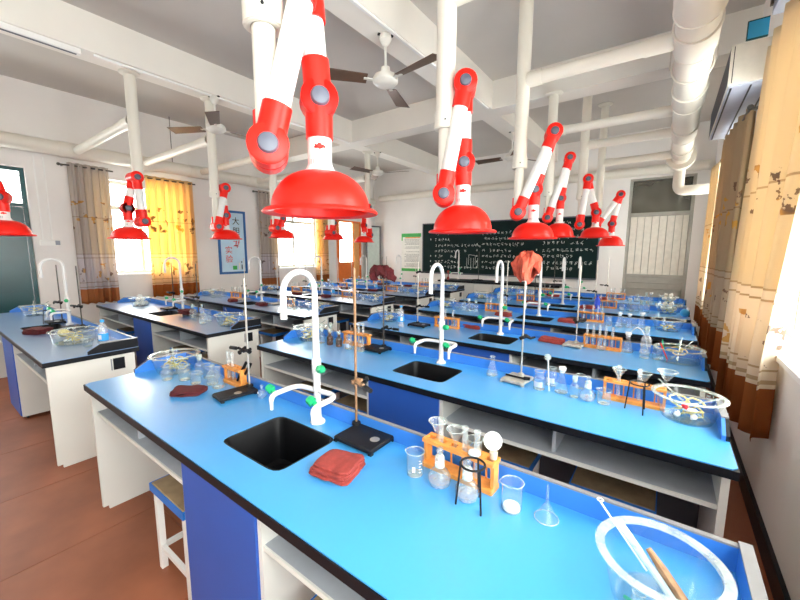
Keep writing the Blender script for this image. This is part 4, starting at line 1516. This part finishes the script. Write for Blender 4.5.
single('filter_paper_disc', MB().lathe([(0, 0), (.03, .0005), (.030, .0022), (0, .0028)], 28), M['paper'], 'white round filter paper propped on the rack, sixth row', 'filter paper', None, (-.415, 1.085, z8+.155), (R(58), R(14), 0))
single('rubber_stopper', MB().lathe([(0, 0), (.011, 0), (.013, .024), (.010, .026), (0, .026)], 16), M['cork'], 'pale rubber stopper on the rack end, sixth row', 'stopper', None, (-.405, 1.068, z8+.1055))
BU.put((-.555, .985, z8), 'glass alcohol burner with cap beside the small beaker, sixth row', 0, 'alcohol burners')
BU.put((-.452, .978, z8), 'glass alcohol burner with cap under the iron tripod, sixth row', 0, 'alcohol burners')
TP2 = tripod_kit(.135, .036)
tp = TP2.put((-.425, .955, z8), 'black iron tripod over an alcohol burner, sixth row', R(60), 'tripods')
BK_P.put((-.322, 1.012, z8), 'glass beaker with white residue beside the upturned funnel', R(30), 'beakers')
FUN_I.put((-.227, 1.035, z8), 'upturned glass funnel resting on its rim, sixth row', 0, 'funnels')
# big near trough
bx_, by_ = .036, .90
TRB = trough_kit(.108, .12, .085)
TRB.put((bx_, by_, z8), 'big glass trough holding glass tubes on the near bench end, sixth row', 0, 'glass troughs')
p0 = Vector((bx_+.075, by_-.045, z8+.012))
p1 = T(618, 520, .945)
single('burette_tube', MB().tube([p1, p1.lerp(p0, .45), p0], .0085, 12), M['thick'], 'frosted glass tube leaning in the big near trough', 'glass tube')
single('test_tube_brush', MB().tube([p1.lerp(p0, .3)+Vector((.014, .005, .012)), p1.lerp(p0, .5)+Vector((.012, .005, .012)), p1.lerp(p0, .85)+Vector((.008, .005, .012))], [.006, .010, .010], 10), M['copper'], 'brown bristle brush leaning in the big near trough', 'brush')
a = T(600, 501, .985)
sr = empty('looped_wire', 'white wire stick with a loop end leaning on the trough rim', 'wire', a)
dv = (T(640, 535, .93)-a).normalized()
child('stick', MB().cyl((0, 0, 0), tuple((Vector((bx_-.02, by_+.03, z8+.05))-a)), .0022, n=8), M['white'], sr)
child('loop', torus((0, 0, 0.004), .006, .0017, 16, 6), M['white'], sr)
g0 = Vector((bx_-.055, by_-.03, z8+.013))
single('green_stick', MB().cyl((0, 0, 0), (.06, -.05, .03), .004, n=8), M['green'], 'bright green plastic stick lying in the big near trough', 'stick', None, tuple(g0))
BT_J.put((bx_-.03, by_-.04, z8+.0095), 'small glass jar inside the big near trough', 0, 'glass jars', .45)
# left half
TR.put((-2.505, .985, z8), 'glass trough full of hoses on the bench end beside the aisle, sixth row', 0, 'glass troughs')
fill_trough((-2.505, .985, z8), 11, 'aisle end of sixth row', 2, ('hose', 'hose2', 'white'))
BT_J.put((-2.375, .885, z8), 'glass jar in front of the aisle-end trough, sixth row', 0, 'glass jars')
BT_J.put((-2.285, .945, z8), 'glass jar close to the aisle-end trough, sixth row', .5, 'glass jars', 1.1)
BT_R.put((-2.31, 1.045, z8), 'stoppered clear reagent bottle behind the jars, sixth row', 0, 'reagent bottles', .95)
BK_S.put((-2.17, .955, z8), 'wide glass beaker behind the maroon rag, sixth row', 0, 'beakers', .85)
RF.put((-2.12, 1.03, z8), 'round glass flask beside the small orange rack, sixth row', 0, 'round flasks', .9)
BK_S.put((-2.215, 1.055, z8), 'wide glass beaker near the upstand behind the jars, sixth row', 1, 'beakers')
single('folded_rag', towel_mesh(8, 3, .17, .12, .009), M['ragd'], 'folded maroon rag in front of the glassware, sixth row', 'rag', 'folded rags', (-2.05, .865, z8), (0, 0, R(40)))
ER.put((-2.0, 1.0, z8), 'glass conical flask in front of the small orange rack, sixth row', 0, 'conical flasks')
ER.put((-2.08, 1.005, z8), 'glass conical flask beside the maroon rag, sixth row', 0, 'conical flasks', .9)
rack_with_tubes((-1.985, 1.092, z8), R(0), 'behind conical flasks, sixth row', RK_S, 4, .18, (0, 1), 5)
for i in range(2):
    single('test_tube_holder', MB().tube([(0, 0, 0), (.02, .01, .05), (.05, .015, .085), (.07, .02, .12)], [.006, .007, .009, .008], 8), M['iron'], 'black test tube holder stuck in the small orange rack', 'tube holder', 'black tube holders in the small rack', (-1.965+.045*i, 1.092, z8+.02))
K2 = stand_kit(True, 'steel', .62, rodpos=(-.02, .085), base=(.115, .2))
clamp_parts(K2, (-.02, .085), .23, R(-160), 'iron', jaw=True)
K2.put((-1.815, .995, z8), 'black-based retort stand with pale rod behind the sink, sixth row', R(-8), 'retort stands')
RF.put((-1.665, 1.055, z8), 'small round glass flask beside the faucet, sixth row', 0, 'round flasks', .62)

# ---------------- fifth row, air-conditioner side
W2 = where('R', 1)
y2 = RY[1]
q = T(301, 341)
TR.put((RXL+.19, y2+.40, z8), 'glass trough of tubing on the aisle end, fifth row, air-conditioner side', 0, 'glass troughs')
fill_trough((RXL+.19, y2+.40, z8), 21, 'aisle end of fifth row', 3, ('hose', 'hose2', 'white'))
for px, py, kit, nm in ((322, 343, BT_R, 'stoppered clear bottle'), (330, 344.5, BT_A, 'stoppered brown bottle'), (339, 346.5, BT_A, 'stoppered brown bottle'), (349, 349, BT_W, 'wide jar'), (361, 351.5, BT_J, 'open glass jar')):
    q = T(px, py)
    kit.put((q.x, q.y, z8), nm + ' in the row beside the black stand, fifth row', 0, 'bottles beside the black stand')
q = T(331, 339.5)
BT_R.put((q.x, min(q.y, y2+.5), z8), 'stoppered clear bottle behind the brown bottles, fifth row', 0, 'reagent bottles', 1.1)
rack_with_tubes((-2.02, y2+.49, z8), 0, 'behind the bottle row, fifth row', RK, 6, .27, (2, 3, 4), 6)
K3 = stand_kit(True, 'rodd', .60, rodpos=(.03, .06), base=(.2, .15))
clamp_parts(K3, (.03, .06), .17, R(10), 'iron')
q = T(376, 350)
K3.put((q.x, q.y, z8), 'black retort stand carrying a maroon cloth, fifth row', 0, 'retort stands')
cloth_on(drape_mesh(4, .085, .06, 1.25), M['ragd'], (q.x+.01, q.y+.06, z8+.625), 'maroon cloth draped over the black retort stand rod', .4)
q = T(492, 375)
ER.put((q.x, q.y, z8), 'glass conical flask near the sink edge, fifth row, air-conditioner side', 0, 'conical flasks')
K4 = stand_kit(False, 'steel', .70, rodpos=(.0, .055), base=(.14, .16))
clamp_parts(K4, (.0, .055), .26, R(20), 'iron', jaw=False)
q = T(517, 381)
K4.put((q.x, q.y, z8), 'grey-based retort stand carrying an orange cloth, fifth row', R(-6), 'retort stands')
cloth_on(drape_mesh(12, .085, .11, 1.0), M['rago'], (q.x+.006, q.y+.055, z8+.735), 'orange-red cloth bunched over the grey retort stand rod', 1.2)
single('loose_clamp', MB().tube([(-.06, 0, .008), (.05, 0, .008), (.055, 0, .01), (.085, .01, .01)], [.006, .006, .011, .01], 8), M['iron'], 'black clamp lying on the grey stand base, fifth row', 'clamp', None, (q.x-.005, q.y-.02, z8+.0245), (0, 0, R(-5)))
for px, py, kit, nm, sc in ((539, 389, BT_W, 'wide labelled jar right of the grey stand', 1.0), (551, 385, BT_W, 'wide labelled jar behind the first jar', 1.0),
                            (561, 392, ERC, 'white-stoppered conical flask beside the wide jars', .95), (574, 397, BT_R, 'stoppered clear bottle beside the white-stoppered flask', .85),
                            (587, 400, BU, 'capped glass alcohol burner beside the beaker', 1.0), (603.5, 403.5, BK_S, 'wide glass beaker left of the orange rack', .9), (580, 388, BT_J, 'glass jar behind the alcohol burner', .9)):
    q = T(px, py)
    kit.put((q.x, q.y, z8), nm + ', fifth row', 0, None, sc)
q = T(549, 391)
dr = empty('deflagrating_spoon', 'tall white stick with flat round head in the jars, fifth row', 'spoon', (q.x, q.y, z8))
child('stick', MB().cyl((0, 0, 0), (-.015, .005, .175), .003, n=8), M['white'], dr)
child('head', MB().lathe([(0, -.004), (.018, -.004), (.018, .004), (0, .004)], 16).xf(Matrix.Translation((-.017, .005, .19)) @ Matrix.Rotation(R(80), 4, 'X')), M['thick'], dr)
q0, q1 = T(614, 399), T(662, 407)
rx, ry = (q0.x+q1.x)/2, y2+.475
rack_with_tubes((rx-.02, ry, z8), R(0), 'behind the tripod, fifth row', RK, 6, .27, (1, 3), 7)
FUN.put((rx-.09, ry, z8+.068), 'small glass funnel in the rack behind the tripod', 0, 'funnels in the rack behind the tripod')
FUN.put((rx+.02, ry, z8+.068), 'small glass funnel in the middle of the rack behind the tripod', 0, 'funnels in the rack behind the tripod')
FUN_B.put((rx+.11, ry+.0, z8+.085), 'big glass funnel at the rack end by the trough, fifth row', 0, 'funnels')
q = T(637, 411)
TPB = tripod_kit(.14, .04)
TPB.put((q.x, q.y, z8), 'black iron tripod in front of the orange rack, fifth row', R(30), 'tripods')
tr2 = (.125, 2.10, z8)
TR.put(tr2, 'glass trough full of hoses and bulbs against the curtain end, fifth row', 0, 'glass troughs', 1.0)
fill_trough(tr2, 31, 'curtain end of fifth row', 2, ('hose', 'hose2', 'white', 'red'))

# ---------------- fourth row, air-conditioner side
y3 = RY[2]
TR.put((RXL+.20, y3+.40, z8), 'glass trough of loose glassware on the aisle end, fourth row', 0, 'glass troughs')
fill_trough((RXL+.20, y3+.40, z8), 41, 'aisle end of fourth row', 3, ('hose', 'white'))
q = T(401, 327)
PT.put((q.x, q.y, z8), 'plastic water bottle with blue label beside the trough, fourth row', .8, 'water bottles')
K5 = stand_kit(True, 'steel', .66, rodpos=(-.05, .05), base=(.2, .14))
clamp_parts(K5, (-.05, .05), .56, R(10), 'iron')
clamp_parts(K5, (-.05, .05), .2, R(10), 'iron')
q = T(419, 326)
K5.put((q.x, q.y, z8), 'black-based retort stand with two clamps beside the water bottle', 0, 'retort stands')
q = T(451, 326)
rack_with_tubes((q.x, y3+.46, z8), 0, 'left of the sink, fourth row', RK, 6, .27, (1, 2, 4), 8)
q = T(454, 329)
RF.put((q.x, q.y, z8), 'round glass flask in front of the rack left of the sink, fourth row', 0, 'round flasks', .9)
q = T(473, 328)
single('folded_rag', towel_mesh(41, 3, .21, .11, .013), M['ragr'], 'folded dark red rag left of the sink, fourth row', 'rag', 'folded rags', (q.x, q.y, z8), (0, 0, R(-8)))
q = T(552, 342)
single('folded_rag', towel_mesh(42, 3, .21, .11, .013), M['ragr'], 'folded dark red rag right of the sink, fourth row', 'rag', 'folded rags', (q.x, q.y, z8), (0, 0, R(-8)))
K6 = stand_kit(False, 'steel', .66, rodpos=(0, .05), base=(.14, .15))
clamp_parts(K6, (0, .05), .2, R(40), 'iron', jaw=False)
q = T(574, 346)
K6.put((q.x, q.y, z8), 'grey-based retort stand beside the folded rag, fourth row', R(-5), 'retort stands')
q = T(606, 347)
rack_with_tubes((q.x-.02, y3+.47, z8), R(-2), 'beside the grey stand, fourth row', RK, 6, .27, (0, 1, 2, 3, 4), 9)
for px, py, kit, nm, sc in ((601, 351, RF, 'round glass flask in front of the rack', .9), (627, 352, ERC, 'white-stoppered conical flask beside the rack', 1.05),
                            (646, 350, BT_T, 'tall stoppered clear bottle behind the jars', 1.0), (644, 358, BT_J, 'open glass jar before the tall bottle', 1.1), (656.5, 359.5, BT_J, 'open glass jar beside the trough', 1.0)):
    q = T(px, py)
    kit.put((q.x, min(q.y, y3+.5), z8), nm + ', fourth row, air-conditioner side', 0, None, sc)
q = T(630, 350)
single('rubber_hose', MB().tube(bend((0, 0, .15), (.05, 0, .24), (.10, -.01, .10), 10)+[Vector((.115, -.012, .02))], .004, 8), M['white'], 'white hose arching out of the conical flask, fourth row', 'hose', None, (q.x, q.y, z8))
tr3 = (.11, y3+.40, z8)
TRM.put(tr3, 'wide glass trough with sticks on the curtain end, fourth row', 0, 'glass troughs')
fill_trough(tr3, 51, 'curtain end of fourth row', 3, ('hose2',))
single('green_stick', MB().cyl((0, 0, 0), (-.03, .02, .13), .004, n=8), M['green'], 'green plastic stick standing in the trough, fourth row', 'stick', None, (tr3[0]-.07, tr3[1], z8+.013))
single('red_stick', MB().cyl((0, 0, 0), (-.05, -.01, .115), .005, n=8), M['red'], 'red plastic stick standing in the trough, fourth row', 'stick', None, (tr3[0]-.06, tr3[1]-.03, z8+.013))

# ---------------- sixth row, poster side
wl1 = 'sixth row, poster side'
y1 = LY[0]
q = T(37, 309)
TR.put((LXL+.55, y1+.40, z8), 'glass trough heaped with tubes beside the teal door, sixth row', 0, 'glass troughs')
fill_trough((LXL+.55, y1+.40, z8), 61, 'teal door end of sixth row', 4, ('hose2', 'white'))
q = T(50, 323)
TPB.put((q.x, q.y, z8), 'black iron tripod beside the sink, '+wl1, 0, 'tripods')
KL1 = stand_kit(True, 'rodd', .62, rodpos=(.04, .05), base=(.2, .14))
clamp_parts(KL1, (.04, .05), .22, R(190), 'iron')
KL1.put((-5.25, y1+.42, z8), 'black retort stand behind the sink, '+wl1, 0, 'retort stands')
KL1.put((-4.72, y1+.46, z8), 'black retort stand beside the aisle trough, '+wl1, R(10), 'retort stands')
q = T(62, 332)
single('folded_rag', towel_mesh(21, 4, .2, .16, .012), M['ragd'], 'maroon rag heaped on the sink edge, '+wl1, 'rag', 'folded rags', (-4.72, y1+.2, z8), (0, 0, .5))
trl = (-3.98, y1+.30, z8)
TRM.put(trl, 'glass trough full of hoses beside the plastic bottle, '+wl1, 0, 'glass troughs', 1.1)
fill_trough(trl, 71, 'aisle end of sixth row poster side', 2, ('hose', 'hose2', 'white'))
single('gas_bottle_bulb', MB().lathe([(0, 0), (.03, .01), (.035, .04), (.02, .08), (.02, .12), (.028, .13), (0, .131)], 20).xf(Matrix.Rotation(R(80), 4, 'Y')), M['hose'], 'pale bulb with dark collar leaning out of the trough, '+wl1, 'bulb', None, (-4.28, y1+.28, z8+.045))
for dx, dy, kit, nm in ((.2, .13, BT_R, 'stoppered clear bottle behind the trough'), (.08, .17, ER, 'conical flask behind the trough'), (.24, .03, BT_J, 'open jar beside the plastic bottle')):
    kit.put((trl[0]+dx, trl[1]+dy, z8), nm + ', ' + wl1)
q = T(117, 341)
PT.put((-3.60, y1+.40, z8), 'plastic water bottle with blue cap at the aisle end, '+wl1, .6, 'water bottles')

# ---------------- fifth row, poster side
wl2 = 'fifth row, poster side'
y1 = LY[1]
trl = (LXL+.62, y1+.35, z8)
TR.put(trl, 'glass trough heaped with white scraps before the yellow curtain, '+wl2, 0, 'glass troughs')
SPOTS = [(0, 0, 0)]+[(.062*math.cos(i*1.257), .062*math.sin(i*1.257), 0) for i in range(5)]+[(.036*math.cos(i*2.09+.6), .036*math.sin(i*2.09+.6), .052) for i in range(3)]+[(0, 0, .10)]


def heap(loc, wh, mt, n=10, nm='crumpled white scrap'):
    for i, (dx, dy, dz_) in enumerate(SPOTS[:n]):
        rr = random.Random(i*7+int(abs(loc[0])*100))
        q = MB().ball((0, 0, 0), .032, 10)
        for v in range(len(q.v)):
            x, y, z = q.v[v]
            f = .9+.16*math.sin(x*190+i)*math.sin(y*170+2*i)+.1*math.sin(z*230+i)
            q.v[v] = (x*f, y*f, z*f*.85)
        single('crumpled_paper', q, mt, nm + ' heaped in the trough, ' + wh, 'scrap', nm + 's heaped, ' + wh, (loc[0]+dx, loc[1]+dy, loc[2]+.04+dz_), (rr.random(), rr.random(), rr.random()*6), smooth=False)


heap(trl, wl2, M['stuffw'])
KL1.put((-5.30, y1+.44, z8), 'black retort stand behind the sink, '+wl2, 0, 'retort stands')
KL1.put((-4.55, y1+.40, z8), 'black retort stand beside the maroon rag, '+wl2, R(5), 'retort stands')
single('folded_rag', towel_mesh(31, 4, .2, .15, .012), M['ragd'], 'folded maroon rag on the black stand base, '+wl2, 'rag', 'folded rags', (-4.60, y1+.36, z8+.0265), (0, 0, .2))
for dx, dy, kit, sc, nm in ((-.34, .33, BT_R, 1.2, 'stoppered clear bottle next to the stand'), (-.22, .38, BT_T, .8, 'tall clear bottle behind the flasks'), (-.12, .26, RF, 1.1, 'round flask in the middle of the glassware'),
                            (.0, .34, BT_W, 1.1, 'wide labelled jar in the glassware'), (.08, .24, BT_J, 1.2, 'open glass jar in the glassware'), (.17, .38, BT_J, 1.1, 'open jar near the aisle trough')):
    kit.put((-4.05+dx, y1+dy, z8), nm + ', ' + wl2, 0, None, sc)
trl = (-3.66, y1+.36, z8)
TR.put(trl, 'glass trough of hoses and sticks at the aisle end, '+wl2, 0, 'glass troughs')
fill_trough(trl, 81, 'aisle end of fifth row poster side', 4, ('hose2', 'white', 'hose'))

# ---------------- farther rows, laid out alike with their own variations
K7 = stand_kit(True, 'rodd', .66, rodpos=(0, .05), base=(.2, .14))
clamp_parts(K7, (0, .05), .25, R(20), 'iron')
K8 = stand_kit(False, 'steel', .66, rodpos=(0, .05), base=(.15, .15))
clamp_parts(K8, (0, .05), .22, R(150), 'iron')


def far_bench(side, k, seed):
    rr = random.Random(seed)
    cx, fy, L = (RCX, RY[k], RXR-RXL) if side == 'R' else (LCX, LY[k], LXR-LXL)
    wh = where(side, k)
    h = L/2
    e0, e1 = ('wall end', 'aisle end') if side == 'L' else ('aisle end', 'curtain end')
    j = lambda s=.02: rr.uniform(-s, s)
    for sgn, en in ((-1, e0), (1, e1)):
        tl = (cx+sgn*(h-.22), fy+.38+j(), z8)
        (TR if rr.random() < .6 else TRM).put(tl, 'glass trough of loose things, %s, %s' % (en, wh), 0, 'glass troughs')
        fill_trough(tl, seed*10+sgn, en+', '+wh, 2, ('hose2', 'white') if rr.random() < .5 else ('hose', 'white'))
        pool = [BT_R, BT_J, BT_W, RF, ER, BT_A if side == 'R' and sgn < 0 else BT_R, BK_S, ERC]
        xs = [.44, .54, .63, .72, .50, .60]
        for i, dx in enumerate(xs):
            kit = rr.choice(pool)
            kit.put((cx+sgn*(h-dx)+j(.01), fy+(.30 if i < 4 else .43)+j(.02), z8), '%s in the cluster, %s, %s' % (kit.name.replace('_', ' '), en, wh), 0, 'glassware cluster %s %s' % (en, wh), rr.uniform(.9, 1.15))
        rack_with_tubes((cx+sgn*(h-.92), fy+.46, z8), 0, '%s, %s' % (en, wh), RK, 6, .27, rr.sample(range(6), 4), seed+sgn)
    (K7 if rr.random() < .5 else K8).put((cx-.42, fy+.43, z8), 'retort stand on the %s half, %s' % (e0.split()[0], wh), j(.2), 'retort stands')
    (K8 if rr.random() < .5 else K7).put((cx+.42, fy+.43, z8), 'retort stand on the %s half, %s' % (e1.split()[0], wh), j(.2), 'retort stands')
    single('folded_rag', towel_mesh(seed, 3, .2, .12, .013), M['ragr' if side == 'R' else 'ragd'], 'folded dark red rag on the %s half, %s' % (e1.split()[0], wh), 'rag', 'folded rags', (cx+.36, fy+.25, z8), (0, 0, j(.3)))
    single('folded_rag', towel_mesh(seed+1, 3, .2, .12, .013), M['ragr' if side == 'R' else 'ragd'], 'folded dark red rag on the %s half, %s' % (e0.split()[0], wh), 'rag', 'folded rags', (cx-.36, fy+.22, z8), (0, 0, j(.3)))


for k in (3, 4, 5):
    far_bench('R', k, 100+k)
    if k > 3:
        heap((RCX+(RXR-RXL)/2-.22, RY[k]+.38, z8+.03), 'curtain end, ' + where('R', k), M['bpaper' if k == 4 else 'stuffw'], 8, 'crumpled pale scrap')
for k in (2, 3, 4, 5):
    far_bench('L', k, 200+k)
q = T(594, 301)
single('wash_bottle', MB().lathe([(0, 0), (.034, 0), (.036, .01), (.036, .11), (.02, .15), (.012, .16), (.012, .19), (0, .19)], 20), M['bluebot'], 'deep blue bottle between the stands, second row, air-conditioner side', 'bottle', None, (-.74, RY[4]+.3, z8))
single('rubber_ball', MB().ball((0, 0, .05), .05, 16), M['petcap'], 'bright blue rubber ball in front of the curtain-end trough, second row', 'ball', None, (.21, RY[4]+.18, z8))
PT.put((LCX+.35, LY[3]+.42, z8), 'plastic water bottle with blue label on the third row, poster side', 0, 'water bottles')
PT.put((LCX+.30, LY[4]+.42, z8), 'plastic water bottle with blue label on the second row, poster side', 0, 'water bottles')

# ---------------- demonstration bench in front of the chalkboard
t = empty('demonstration_bench', 'black-topped demonstration bench below the chalkboard', 'lab bench', (-3.0, 7.45, 0))
child('worktop', MB().cbox(-1.35, 1.35, 0, .6, .88, .92, .006), M['black'], t, False)
child('cabinet_body', MB().box(-1.3, 1.3, .04, .56, .04, .88), M['panel'], t, False)
child('plinth', MB().box(-1.28, 1.28, .06, .54, 0, .04), M['dark'], t, False)
for i in range(6):
    dq = child('cabinet_door', MB().box(-1.29+i*.432, -1.29+i*.432+.42, .018, .039, .06, .86), M['panel'], t, False)
    child('handle', MB().box(-1.29+i*.432+.36, -1.29+i*.432+.375, .005, .0175, .5, .6), M['steel'], dq, False)
FK.put((-4.05, 7.93, .92), 'tall white gooseneck faucet on the black demonstration bench', 0, 'gooseneck faucets')
K7.put((-3.5, 7.8, .92), 'retort stand on the black demonstration bench', 0, 'retort stands')
single('apple_red_flask', MB().lathe([(0, 0), (.02, 0), (.03, .03), (.03, .05), (.012, .08), (.012, .16), (.03, .18), (.03, .21), (0, .22)], 18), M['ragr'], 'dark red lamp-like vessel on the black demonstration bench', 'vessel', None, (-4.15, 7.6, .92))
